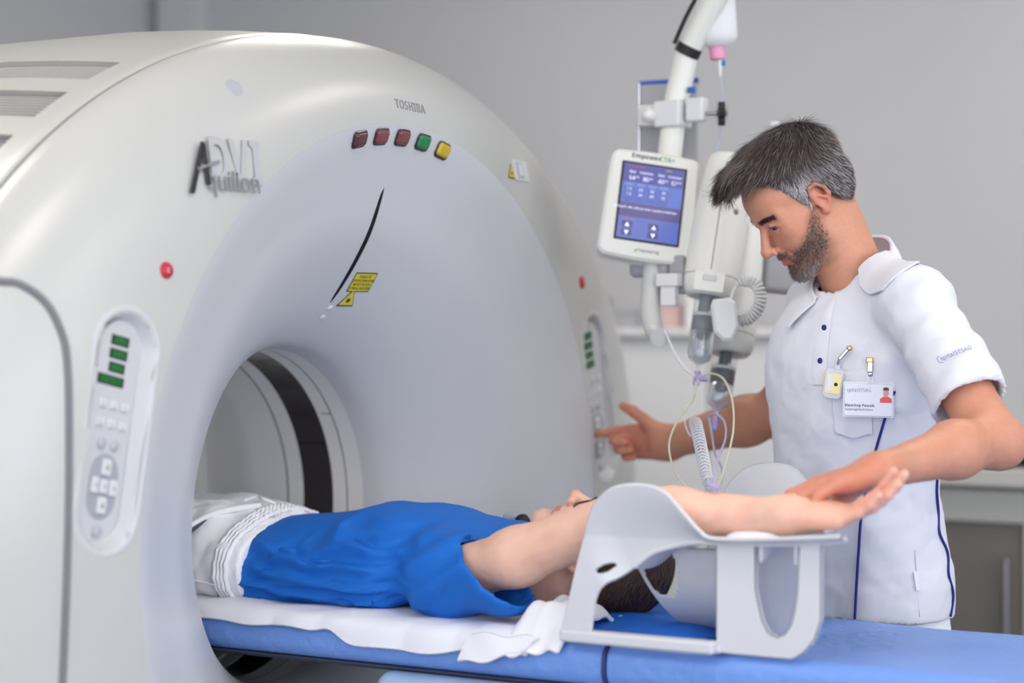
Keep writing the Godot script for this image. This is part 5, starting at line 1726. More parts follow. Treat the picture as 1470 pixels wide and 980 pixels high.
func radiographer() -> void:
	var base := Vector3(0.56, 0, 0.755)
	var t := thing("person", "standing man in white polo shirt with navy piping holding the patient's hand", "person", base)
	var O := Vector3(0.387, 1.6111, 0.6578)
	var to := Transform3D(Basis(Vector3(-.6575, -.026, .7207), Vector3(-.4896, .7322, -.4202), Vector3(-.5296, -.6447, -.5063)), O)
	var skin := lin(206, 146, 118)
	var dark := lin(74, 58, 52)
	# -------- head
	var beard := func(p: Vector3) -> float:      # 0..1, in the head's own axes
		var a := absf(p.x)
		if p.z < 0.0: return 0.0
		var top := -0.046 + (0.085 - p.z) * 0.62
		var w := smoothstep(top + 0.006, top - 0.026, p.y)
		w = maxf(w, 0.95 * smoothstep(0.086, 0.094, p.z) * smoothstep(-0.044, -0.050, p.y) * (1.0 if a < 0.030 else 0.6))
		if p.z > 0.090 and p.y > -0.079 and p.y < -0.0585 and a < 0.020: w = 0.0       # lips
		w *= smoothstep(0.002, 0.035, p.z + 0.25 * (p.y + 0.05))
		w *= smoothstep(-0.128, -0.112, p.y + 0.5 * maxf(0.0, 0.03 - p.z))
		return w
	var face := func(p: Vector3) -> Color:
		var a := absf(p.x)
		var c := skin
		var q := cloud(p, 90.0)
		c = c * (1.0 + 0.05 * q)
		c = c.lerp(lin(196, 118, 100), 0.45 * exp(-pow((p - Vector3(signf(p.x) * .045, -.018, .06)).length() / .024, 2)))
		c = c.lerp(lin(204, 122, 106), 0.6 * exp(-pow((p - Vector3(0, -.032, .122)).length() / .016, 2)))
		if a > 0.070 and p.z < 0.012 and p.y > -0.04 and p.y < 0.04: c = c.lerp(lin(206, 124, 104), 0.6)
		# lips
		if p.z > 0.084 and a < 0.026 and p.y < -0.0565 and p.y > -0.0785:
			c = c.lerp(lin(178, 96, 92), 0.85 * smoothstep(0.026, 0.020, a) * smoothstep(-0.0785, -0.0755, p.y) * smoothstep(-0.0565, -0.0590, p.y))
		# brows
		var by := 0.0225 + 0.0045 * sin(clampf((a - 0.012) / 0.038, 0, 1) * PI) 
		var bw := smoothstep(0.0065, 0.0035, absf(p.y - by)) * smoothstep(0.008, 0.013, a) * smoothstep(0.052, 0.044, a)
		if p.z > 0.05: c = c.lerp(lin(70, 48, 42), bw * (0.75 + 0.25 * cloud(p, 500.0)))
		# eyes: white, iris, lash line
		var e := Vector2(a - 0.031, p.y - 0.0055)
		if p.z > 0.07 and absf(e.x) < 0.0135:
			var open := 0.0034 * sqrt(maxf(0.0, 1.0 - pow(e.x / 0.0135, 2)))
			if absf(e.y) < open + 0.0012: c = lin(58, 36, 32)
			if absf(e.y) < open - 0.0004:
				c = lin(150, 136, 130)
				if Vector2(e.x - 0.002 * signf(p.x), e.y + 0.001).length() < 0.0056: c = lin(62, 52, 46)
				if Vector2(e.x - 0.002 * signf(p.x), e.y + 0.001).length() < 0.0026: c = lin(14, 12, 12)
		# stubble shade and hair roots
		var b: float = beard.call(p)
		if b > 0.0: c = c.lerp(lin(122, 88, 74), b * (0.60 + 0.35 * cloud(p, 260.0)))
		if p.y > hairline(p.z, p.x) + 0.004: c = c.lerp(lin(84, 72, 68), 0.85)
		elif p.y > hairline(p.z, p.x) - 0.010 and a > 0.04: c = c.lerp(lin(120, 100, 92), 0.35 + 0.3 * cloud(p, 300.0))
		return c
	var bits := []
	bits.append(person_head(to, Vector3(0.470, 1.42, 0.756), 0.059, 0.0021, face))
	# -------- arms and hands
	var lsh := Vector3(0.359, 1.410, 0.903)
	var lel := Vector3(0.250, 1.178, 1.075)
	var lwr := Vector3(-0.062, 1.139, 0.985)
	var rsh := Vector3(0.571, 1.403, 0.626)
	var rel := Vector3(0.713, 1.196, 0.482)
	var rwr := Vector3(0.786, 1.118, 0.191)
	var flesh := func(p: Vector3) -> Color:
		return lin(204, 142, 114) * (1.0 + 0.06 * cloud(p, 40.0) + 0.04 * cloud(p, 160.0))
	var fa := Field.new()
	fa.cap(lsh, lel, 0.050, 0.047, 0.03)
	fa.cap(lel, lel.lerp(lwr, 0.35), 0.043, 0.046, 0.03)
	fa.cap(lel.lerp(lwr, 0.35), lwr, 0.046, 0.0285, 0.03)
	fa.ball(lel + Vector3(0.012, -0.012, 0.020), 0.034, 0.03)
	bits.append(body_mesh(fa, Vector3(-0.11, 1.05, 0.80), Vector3(0.46, 1.52, 1.16), 0.0065, flesh, func(p, _n): return 0.0008 * cloud(p, 60.0), 1))
	var fb := Field.new()
	fb.cap(rsh, rel, 0.050, 0.048, 0.03)
	fb.cap(rel, rel.lerp(rwr, 0.3), 0.047, 0.050, 0.03)
	fb.cap(rel.lerp(rwr, 0.3), rwr, 0.050, 0.034, 0.03)
	bits.append(body_mesh(fb, Vector3(0.48, 1.05, 0.14), Vector3(0.83, 1.50, 0.66), 0.0065, flesh, null, 1))
	var reddish := func(p: Vector3) -> Color:
		var far := maxf(smoothstep(0.02, -0.12, p.x) * smoothstep(0.6, 0.7, p.z), smoothstep(0.24, 0.10, p.z))
		return flesh.call(p).lerp(lin(206, 120, 100), far * (0.35 + 0.3 * cloud(p, 55.0)))
	# right hand presses a key of the scanner's panel with its forefinger
	var fr := Field.new()
	hand_field(fr, rwr, Vector3(0.055, -0.01, -0.997), Vector3(1, 0.12, 0), Vector3(0, 1, 0), [[4, 6, 4, -0.13], [58, 74, 44], [62, 76, 44], [58, 70, 44]], [Vector3(0.62, 0.68, -0.25), Vector3(0.80, 0.56, 0.0), Vector3(0.90, 0.40, 0.05)], 0.034, 1.0, rel.lerp(rwr, 0.8), 0.0372, 1.16)
	var nail := func(p: Vector3) -> Color:
		var c: Color = reddish.call(p)
		return c
	bits.append(body_mesh(fr, Vector3(0.66, 1.02, -0.03), Vector3(0.87, 1.27, 0.235), 0.003, nail, null, 1))
	# left hand lies over the patient's hand from behind
	var fl := Field.new()
	var ld := Vector3(-0.66, -0.22, -0.66)
	hand_field(fl, lwr, ld, Vector3(-0.10, 0.97, -0.12), Vector3(0.6, 0, -0.77), [[10, 26, 24], [8, 28, 26], [10, 30, 28], [12, 30, 28]], [Vector3(0.6, 0.5, -0.5), Vector3(0.75, 0.2, -0.6), Vector3(0.8, 0.0, -0.6)], 0.0285, 1.10, lel.lerp(lwr, 0.8), 0.0339, 1.08)
	bits.append(body_mesh(fl, Vector3(-0.30, 0.98, 0.72), Vector3(-0.02, 1.22, 1.06), 0.003, reddish, null, 1))
	# trunk and legs under the clothes join the rest into one figure
	var fc := Field.new()
	fc.cap(Vector3(0.462, 1.44, 0.752), Vector3(0.50, 1.25, 0.752), 0.06, 0.09, 0.05)
	fc.cap(Vector3(0.49, 1.25, 0.742), Vector3(0.545, 0.88, 0.738), 0.08, 0.08, 0.05)
	fc.cap(rsh, lsh, 0.045, 0.045, 0.05)
	for s in [-1.0, 1.0]:
		fc.cap(Vector3(0.548, 0.88, 0.738 + s * 0.06), Vector3(0.60, 0.09, 0.755 + s * 0.11), 0.055, 0.04, 0.04)
	bits.append(body_mesh(fc, Vector3(0.28, 0.0, 0.50), Vector3(0.75, 1.55, 1.0), 0.018, flesh))
	part("body", join(bits), M.skin, t)
	# -------- hair
	var fh := Field.new()
	fh.ell(Vector3(0, .054, -.021), Vector3(.0815, .0915, .1125), 0.02)
	fh.ell(Vector3(0, .098, .030), Vector3(.058, .052, .062), 0.025)
	fh.cap(Vector3(-.030, .115, .072), Vector3(.034, .119, .070), .024, .024, 0.02)
	fh.cap(Vector3(-.020, .117, .098), Vector3(.030, .119, .092), .018, .019, 0.02)
	for s in [-1.0, 1.0]:
		fh.ell(Vector3(s * .058, .020, -.048), Vector3(.022, .072, .060), 0.02)
		fh.cap(Vector3(s * .064, .045, .020), Vector3(s * .0675, .005, .012), .012, .0075, 0.012)
	fh.post = func(p: Vector3, d: float) -> float:
		var hl := hairline(p.z, p.x) + 0.0035 * sin(p.z * 300.0)
		d = maxf(d, (hl - p.y) * 0.75)
		# keep the ear free
		var e := Vector2((p.y - 0.001) / 0.033, (p.z + 0.010) / 0.019).length()
		if absf(p.x) > 0.055: d = maxf(d, (1.0 - e) * 0.018)
		return d
	var got := fh.net(Vector3(-.10, -.085, -.15), Vector3(.10, .16, .13), 0.0038)
	var hv: PackedVector3Array = smoothed(got[0], got[1], 1)
	var hn := normals_of(hv, got[1])
	var tint := func(p: Vector3, r: float) -> Color:
		# brown on top, grey at the temples and above the ear
		var g := clampf(smoothstep(0.090, 0.045, p.y) * (0.42 + 0.42 * smoothstep(-0.045, 0.005, p.z)), 0.0, 0.9)
		g = clampf(g + (r - 0.5) * 0.95 - 0.20, 0.0, 1.0)
		return lin(66, 49, 45).lerp(lin(208, 205, 206), g)
	var flow := func(p: Vector3, n: Vector3) -> Vector3:
		var crown := Vector3(0.012, 0.13, -0.055)
		var d := (p - crown)
		d = d - n * d.dot(n)
		d = d.normalized()
		var topness := smoothstep(0.06, 0.11, p.y)
		var fwd := Vector3(0.30, -0.15, 1.0)
		var back := Vector3(0, -0.9, -0.45 + 1.0 * smoothstep(-0.03, 0.05, p.z))
		var e := d * 0.5 + fwd * topness * 0.8 + back * (1.0 - topness) * 0.8
		return (e - n * e.dot(n)).normalized()
	var hc := PackedColorArray()
	for i in hv.size():
		hc.append(tint.call(hv[i], 0.42 + 0.25 * cloud(hv[i] * Vector3(1.4, 0.5, 0.6), 240.0)))
	var rng := RandomNumberGenerator.new()
	rng.seed = 41
	var items := []
	for k in 15000:
		var i := rng.randi() % hv.size()
		var p := hv[i]
		if hn[i].dot(p - Vector3(0, .05, -.01)) < 0.0: continue
		var d: Vector3 = flow.call(p, hn[i])
		d = (d + Vector3(rng.randfn(), rng.randfn(), rng.randfn()) * 0.13 + hn[i] * 0.07).normalized()
		var len := lerpf(0.020, 0.040, smoothstep(0.04, 0.11, p.y)) * rng.randf_range(0.7, 1.25)
		if p.y < 0.0: len *= 0.55
		if p.z > 0.075: d = (d + Vector3(0.15, -0.15, 0.1)).normalized()
		if p.z > 0.015 and p.y < 0.10: len *= 0.5
		items.append([p, hn[i], d, len, tint.call(p, rng.randf())])
	var hair := join([commit(hv, got[1], hc), strands(items, 0.0010, 0.0026)])
	var ho := MeshInstance3D.new()
	ho.name = "hair"
	ho.mesh = hair
	ho.material_override = M.hair
	t.add_child(ho, true)
	ho.transform = Transform3D(to.basis, to.origin - base)
	ho.set_meta("label", "short brown hair greying at the temples")
	# -------- beard, brows
	var hf := head_field(Vector3(0, -0.2, 0), 0.05)
	var sn := hf.net(Vector3(-.08, -.135, -.01), Vector3(.08, .04, .135), 0.0040)
	var sv: PackedVector3Array = sn[0]
	var snn := normals_of(sv, sn[1])
	items = []
	for k in 60000:
		var i := rng.randi() % sv.size()
		var p := sv[i] + Vector3(rng.randfn(), rng.randfn(), rng.randfn()) * 0.0012
		var b: float = beard.call(p)
		if p.y < -0.115 and p.z < 0.04: continue
		if rng.randf() < b * b * 0.8:
			var n := snn[i]
			var d := Vector3(p.x * 3.0, -0.9, 0.15)
			d = ((d - n * d.dot(n)).normalized() + n * 0.35 + Vector3(rng.randfn(), rng.randfn(), rng.randfn()) * 0.3).normalized()
			var chin := smoothstep(-0.085, -0.11, p.y) * smoothstep(0.03, 0.07, p.z)
			var g := clampf(rng.randf() * 0.75 + 0.35 * chin - 0.12, 0, 1)
			items.append([p, n, d, rng.randf_range(0.003, 0.0065) * (0.4 + b * 0.6) + 0.0045 * chin, lin(78, 56, 47).lerp(lin(206, 194, 184), g * g * 1.1)])
		var a := absf(p.x)
		if absf(p.y - 0.0255) < 0.0055 and a > 0.010 and a < 0.050 and p.z > 0.05 and rng.randf() < 0.9:
			items.append([p, snn[i], Vector3(signf(p.x) * 0.9, 0.2, 0.1).normalized(), 0.0075, lin(58, 40, 36)])
	var bo := MeshInstance3D.new()
	bo.name = "beard"
	bo.mesh = strands(items, 0.00055, 0.0012)
	bo.material_override = M.hair
	t.add_child(bo, true)
	bo.transform = ho.transform
	bo.set_meta("label", "short grizzled beard and dark eyebrows")
	polo(t, lsh, lel, rsh, rel)
	# -------- trousers and shoes, mostly hidden by the table
	var ft := Field.new()
	var LT := Vector3(-.248, 0, .969)
	ft.cap(Vector3(0.545, 0.90, 0.737), Vector3(0.548, 0.82, 0.737), 0.112, 0.116, 0.04, 0, Vector3(-.969, 0, -.248), 1.25)
	for s in [-1.0, 1.0]:
		var hip: Vector3 = Vector3(0.548, 0.84, 0.738) + LT * s * 0.078
		var foot: Vector3 = Vector3(0.60, 0.09, 0.755) + LT * s * 0.12
		ft.cap(hip, hip.lerp(foot, 0.5), 0.088, 0.080, 0.03)
		ft.cap(hip.lerp(foot, 0.5), foot, 0.082, 0.072, 0.03)
	part("trousers", body_mesh(ft, Vector3(0.38, 0.01, 0.5), Vector3(0.76, 1.0, 1.02), 0.012, null, func(p, _n): return 0.003 * cloud(p, 9.0)), M.white_cloth, t)
	for s in [-1.0, 1.0]:
		var foot: Vector3 = Vector3(0.60, 0.0, 0.755) + LT * s * 0.12
		var fs := Field.new()
		fs.cap(foot + Vector3(0.05, 0.045, 0.01), foot + Vector3(-0.15, 0.032, -0.03), 0.042, 0.036, 0.02)
		fs.cap(foot + Vector3(0.03, 0.05, 0.01), foot + Vector3(0.02, 0.10, 0.01), 0.045, 0.045, 0.03)
		fs.post = func(p: Vector3, d: float) -> float: return maxf(d, -p.y)
		part("shoe", body_mesh(fs, foot + Vector3(-.25, -.02, -.12), foot + Vector3(.15, .16, .12), 0.009), M.white_metal, t)

func shirt_field(lsh: Vector3, lel: Vector3, rsh: Vector3, rel: Vector3) -> Field:
	var LT := Vector3(-.248, 0, .969)
	var FT := Vector3(-.969, 0, -.248)
	var tb := Basis(LT, Vector3.UP, LT.cross(Vector3.UP))
	var f := Field.new()
	f.ell(Vector3(.472, 1.290, .738), Vector3(.192, .185, .128), 0.05, 0, tb)
	f.ell(Vector3(.502, 1.090, .728), Vector3(.176, .26, .126), 0.06, 0, tb)
	f.ell(Vector3(.540, .860, .736), Vector3(.182, .24, .134), 0.06, 0, tb)
	f.cap(rsh + Vector3(0, .005, 0), lsh + Vector3(0, .010, 0), .054, .054, 0.05)
	f.cap(Vector3(.470, 1.475, .752), lsh + Vector3(0.0, .012, 0), .046, .046, 0.04)
	f.cap(Vector3(.470, 1.475, .752), rsh + Vector3(0.0, .012, 0), .046, .046, 0.04)
	f.cap(lsh, lsh.lerp(lel, 0.85), .062, .074, 0.035)
	f.cap(rsh, rsh.lerp(rel, 0.70), .060, .070, 0.035)
	f.shell = 0.012
	# cuts: neck, sleeve ends, hem
	f.cap(Vector3(.472, 1.40, .750), Vector3(.425, 1.60, .715), .060, .084, 0.004, 2)
	var ld := (lel - lsh).normalized()
	var hem := lsh + (lel - lsh) * 0.725
	var bx := frame(ld)
	f.box(hem + ld * 0.15, Vector3(.115, .15, .105), 0.0, 0.001, 2, Basis(bx.x, ld, bx.z))
	var rd := (rel - rsh).normalized()
	var rhem := rsh + (rel - rsh) * 0.62
	var rx := frame(rd)
	f.box(rhem + rd * 0.15, Vector3(.09, .15, .09), 0.0, 0.001, 2, Basis(rx.x, rd, rx.z))
	f.box(Vector3(.55, .565, .75), Vector3(.4, .25, .4), 0.0, 0.001, 2)
	return f

func polo(t: Node3D, lsh: Vector3, lel: Vector3, rsh: Vector3, rel: Vector3) -> void:
	var LT := Vector3(-.248, 0, .969)
	var FT := Vector3(-.969, 0, -.248)
	var f := shirt_field(lsh, lel, rsh, rel)
	var fold := func(p: Vector3, n: Vector3) -> float:
		var q := p - Vector3(.5, 1.1, .75)
		var a := q.dot(LT)
		var low := smoothstep(1.25, 0.95, p.y)
		var w := 0.0040 * sin(a * 38.0 + q.y * 7.0 + 1.2 * sin(q.y * 11.0)) * (0.35 + 0.65 * low)
		w += 0.0022 * sin(a * 71.0 - q.y * 16.0) * low
		w += 0.0035 * cloud(p, 9.0) + 0.0018 * cloud(p, 22.0)
		# drag lines from the raised shoulder down across the sleeve
		var s := (p - lsh).dot((lel - lsh).normalized())
		if (p - lsh.lerp(lel, 0.35)).length() < 0.16: w += 0.0022 * sin(s * 85.0 + a * 30.0)
		return w
	var sh := part("polo_shirt", body_mesh(f, Vector3(.18, .80, .44), Vector3(.80, 1.56, 1.08), 0.0056, null, signed_push(f, fold), 2), M.polo, t, "white short-sleeved polo shirt")
	# -------- collar
	var cen := Vector3(.452, 1.487, .742)
	var ring := func(a: float, out: float, up: float) -> Vector3:
		# a = 0 at the nape, +-PI at the throat
		var dir := FT * -cos(a) + LT * sin(a)
		var b := (1.0 - cos(a)) / 2.0
		return cen + dir * (0.066 + out + 0.012 * b) + Vector3.UP * (lerpf(0.058, -0.072, pow(b, 1.25)) + up)
	var ids := PackedInt32Array()
	for i in f.op.size():
		if f.op[i] == 0: ids.append(i)
	var settle := func(p: Vector3, a: float) -> Vector3:      # the fall lies on the shoulders
		var dir := (FT * -cos(a) + LT * sin(a) + Vector3.UP * 0.9).normalized()
		var keep := f.shell
		f.shell = 0.0
		for k in 24:
			var d := f.at(p, ids)
			if d > 0.0045: break
			p += dir * maxf(0.0008, (0.0045 - d) * 0.5)
		f.shell = keep
		return p
	var rise := func(p: Vector3, c: float) -> Vector3:
		var keep := f.shell
		f.shell = 0.0
		for k in 40:
			if f.at(p, ids) > 0.006 + 0.02 * c: break
			p += Vector3.UP * 0.0015
		f.shell = keep
		return p
	for s in [-1.0, 1.0]:
		part("collar", thick(40, 16, func(i: int, j: int):
			var a: float = s * lerpf(0.0, 2.40 if s > 0 else 2.75, i / 39.0)
			var c := j / 15.0
			var b: float = i / 39.0
			var wide := lerpf(0.048, 0.075, smoothstep(0.55, 1.0, b))
			var p: Vector3
			if c < 0.25: p = rise.call(ring.call(a, 0.002 + 0.004 * sin(c * 4 * PI / 2), 0.004 * sin(c * 4 * PI)), c)
			else:
				var k := (c - 0.25) / 0.75
				p = settle.call(ring.call(a * (1.0 - 0.10 * k * smoothstep(0.7, 1.0, b)), 0.006 + wide * k * lerpf(0.36, 0.60, smoothstep(0.5, 1.0, b)) + 0.004 * sin(PI * k), -wide * k * 0.80), a)
			return p, 0.0045), M.polo, sh)
	# placket and button
	var strip := []
	for k in 12:
		var y := lerpf(1.425, 1.265, k / 11.0)
		strip.append(y)
	var around := func(y: float, deg: float, off := 0.0) -> Vector3:
		# on the shirt, deg from straight ahead towards his left
		var axis := Vector3(lerpf(.552, .470, clampf((y - .86) / .5, 0, 1)), y, .748)
		var dir := FT * cos(deg_to_rad(deg)) + LT * sin(deg_to_rad(deg))
		var p := f.meet(axis + dir * 0.42, -dir, 0.5)
		var n := dir
		return p + dir * off + dir * fold.call(p, n)
	part("placket", sheet(5, 12, func(i: int, j: int): return around.call(strip[j], -5.0 + i * 3.2, 0.0025 if i in [1, 2, 3] else 0.0008)), M.polo, sh)
	for y in [1.372, 1.31]:
		var p: Vector3 = around.call(y, 2.0, 0.003)
		part("button", lathe([Vector2(0.0001, 0.0022), Vector2(0.0045, 0.0022), Vector2(0.0056, 0.0006), Vector2(0.0056, 0)], 14, p, FT), M.navy, sh, "navy button")
	# navy piping down the front and the side
	for run in PIPING:
		var pts := []
		for q in run: pts.append(around.call(q.x, q.y, 0.0022))
		part("piping", tube(curve(pts, 6), 0.0026, 6), M.navy, sh, "navy piping")
	for run in SEAMS:
		var pts := []
		for q in run: pts.append(around.call(q.x, q.y, 0.0006))
		part("seam", tube(curve(pts, 5), 0.0011, 5), M.polo, sh)
	# pocket
	part("pocket", thick(14, 16, func(i: int, j: int):
		var y := lerpf(1.300, 1.165, j / 15.0) + (0.012 * absf(i / 13.0 - 0.5) * 2.0 if j == 15 else 0.0) - 0.010 * sin(PI * i / 13.0) * (1.0 - j / 15.0)
		return around.call(y, lerpf(13.0, 40.0, i / 13.0), 0.0035), 0.002), M.polo, sh)
	part("care_tag", thick(4, 6, func(i: int, j: int): return around.call(lerpf(0.915, 0.880, j / 5.0), 61.0 + i * 0.9, 0.004), 0.0012), M.card, sh)
	# printed lettering on the sleeve
	var ld := (lel - lsh).normalized()
	var mid := lsh + ld * 0.165
	var out := (-CAM_F + CAM_R * 0.02)
	out = (out - ld * out.dot(ld)).normalized()
	var on := f.meet(mid + out * 0.2, -out, 0.25)
	var along_ := ld.cross(out).normalized() * -1.0
	if along_.dot(CAM_R) < 0: along_ = -along_
	var lt := Transform3D(Basis(along_, out.cross(along_), out), on + out * 0.006)
	piece("sleeve_lettering", words("spitalSTSAG", 0.0082, 0.001), M.print_grey, sh, lt, "small grey hospital lettering")
	var arc := []
	for k in 9:
		var a := lerpf(1.9, 4.6, k / 8.0)
		arc.append(lt * Vector3(-0.027 + cos(a) * 0.008, -0.001 + sin(a) * 0.008, 0.0005))
	part("sleeve_logo", tube(arc, 0.0007, 5), M.print_grey, sh)
	badges(around, FT, LT)

func badges(around: Callable, FT: Vector3, LT: Vector3) -> void:
	# name badge
	var at: Vector3 = around.call(1.238, 38.5, 0.012)
	var out := (FT * cos(deg_to_rad(36)) + LT * sin(deg_to_rad(36))).normalized()
	var tf := facing(at, out, Vector3.UP, -0.02)
	var b := thing("name_badge", "white name badge with a portrait photo clipped to the shirt pocket", "badge", at)
	var add := func(called: String, mesh: Mesh, m: Material, x: float, y: float, z: float, note := "") -> MeshInstance3D:
		return piece(called, mesh, m, b, Transform3D(tf.basis, tf * Vector3(x, y, z)), note)
	add.call("card", plate(rrect(0.088, 0.058, 0.003), 0.0016, 0.0004), M.card, 0, 0, 0)
	add.call("card_sleeve", plate(rrect(0.094, 0.066, 0.004), 0.0008, 0.0002), M.card_sleeve, 0, 0.001, -0.0012)
	add.call("photo", plate(rrect(0.022, 0.028, 0.0005), 0.0004, 0.0), M.card, 0.031, 0.010, 0.0017)
	add.call("photo_shirt", plate(PackedVector2Array([Vector2(-.011, -.014), Vector2(.011, -.014), Vector2(.0105, -.007), Vector2(.005, -.003), Vector2(-.005, -.003), Vector2(-.0105, -.007)]), 0.0003, 0.0), M.photo_red, 0.031, 0.010, 0.0021)
	var oval := PackedVector2Array()
	for i in 18: oval.append(Vector2(cos(TAU * i / 18) * .0052, sin(TAU * i / 18) * .0072))
	add.call("photo_face", plate(oval, 0.0003, 0.0), M.photo_skin, 0.031, 0.0135, 0.0023)
	add.call("photo_hair", plate(PackedVector2Array([Vector2(-.0055, .003), Vector2(.0055, .003), Vector2(.005, .0075), Vector2(0, .0095), Vector2(-.005, .0075)]), 0.0003, 0.0), M.photo_hair, 0.031, 0.0155, 0.0025)
	add.call("badge_lettering", words("spitalSTSAG", 0.0062, 0.0003), M.print_grey, -0.018, 0.018, 0.0018)
	add.call("badge_lettering", words("Blaschop Pascob", 0.0050, 0.0003, false, true), M.ink_soft, -0.0165, -0.010, 0.0018)
	add.call("badge_lettering", words("Radiologiefachmann", 0.0040, 0.0003), M.ink_soft, -0.0175, -0.0175, 0.0018)
	add.call("strap", plate(rrect(0.013, 0.022, 0.002), 0.0008, 0.0), M.card_sleeve, 0.002, 0.042, 0.0)
	add.call("press_stud", lathe([Vector2(0.0001, 0.002), Vector2(0.004, 0.0018), Vector2(0.005, 0)], 12, Vector3.ZERO, Vector3.BACK), M.chrome, 0.002, 0.048, 0.001)
	add.call("clip", rbox(Vector3(0.011, 0.022, 0.006), 0.0025), M.chrome, 0.001, 0.062, 0.003)
	add.call("clip", rbox(Vector3(0.013, 0.010, 0.007), 0.002), M.brass, 0.000, 0.074, 0.003)
	# dosimeter
	var at2: Vector3 = around.call(1.268, 15.0, 0.010)
	var out2 := (FT * cos(deg_to_rad(18)) + LT * sin(deg_to_rad(18))).normalized()
	var t2 := facing(at2, out2, Vector3.UP, -0.12)
	var d := thing("dosimeter_badge", "clear yellow dosimeter hanging from a chrome clip on the shirt pocket", "dosimeter", at2)
	piece("case", plate(rrect(0.038, 0.058, 0.010), 0.007, 0.002), M.card_sleeve, d, t2)
	piece("film", plate(rrect(0.030, 0.038, 0.003), 0.0076, 0.0006), M.film_yellow, d, t2)
	piece("paper_strip", plate(rrect(0.010, 0.030, 0.001), 0.0080, 0.0002), M.card, d, t2 * Transform3D(Basis(), Vector3(-0.006, 0.001, 0)))
	piece("filter_disc", plate(ring2(0.0035), 0.0084, 0.0002), M.ink, d, t2 * Transform3D(Basis(), Vector3(0.006, -0.001, 0)))
	piece("neck_tab", rbox(Vector3(0.012, 0.016, 0.004), 0.002), M.card_sleeve, d, t2 * Transform3D(Basis(), Vector3(0.003, 0.034, 0.002)))
	part("clip_ring", tube([t2 * Vector3(0.003, 0.036, 0.004), t2 * Vector3(0.007, 0.046, 0.006)], 0.0028, 8), M.chrome, d)
	piece("clip", rbox(Vector3(0.008, 0.026, 0.006), 0.0028), M.chrome, d, t2 * Transform3D(Basis(Vector3.BACK, -0.6), Vector3(0.013, 0.056, 0.005)))
	piece("clip", rbox(Vector3(0.010, 0.009, 0.008), 0.0028), M.brass, d, t2 * Transform3D(Basis(Vector3.BACK, -1.1), Vector3(0.023, 0.069, 0.005)))

# (height, degrees round from straight ahead)
const PIPING := [
	[Vector2(1.255, 55), Vector2(1.225, 51), Vector2(1.18, 46), Vector2(1.12, 39), Vector2(1.03, 30), Vector2(0.95, 26), Vector2(0.88, 23), Vector2(0.822, 21)],
	[Vector2(1.21, 88), Vector2(1.15, 91), Vector2(1.10, 90), Vector2(1.06, 90), Vector2(1.025, 94), Vector2(0.985, 89), Vector2(0.945, 95), Vector2(0.905, 91), Vector2(0.865, 95), Vector2(0.822, 94)],
]
const SEAMS := [
	[Vector2(1.24, 72), Vector2(1.10, 66), Vector2(0.95, 64), Vector2(0.83, 64)],
]

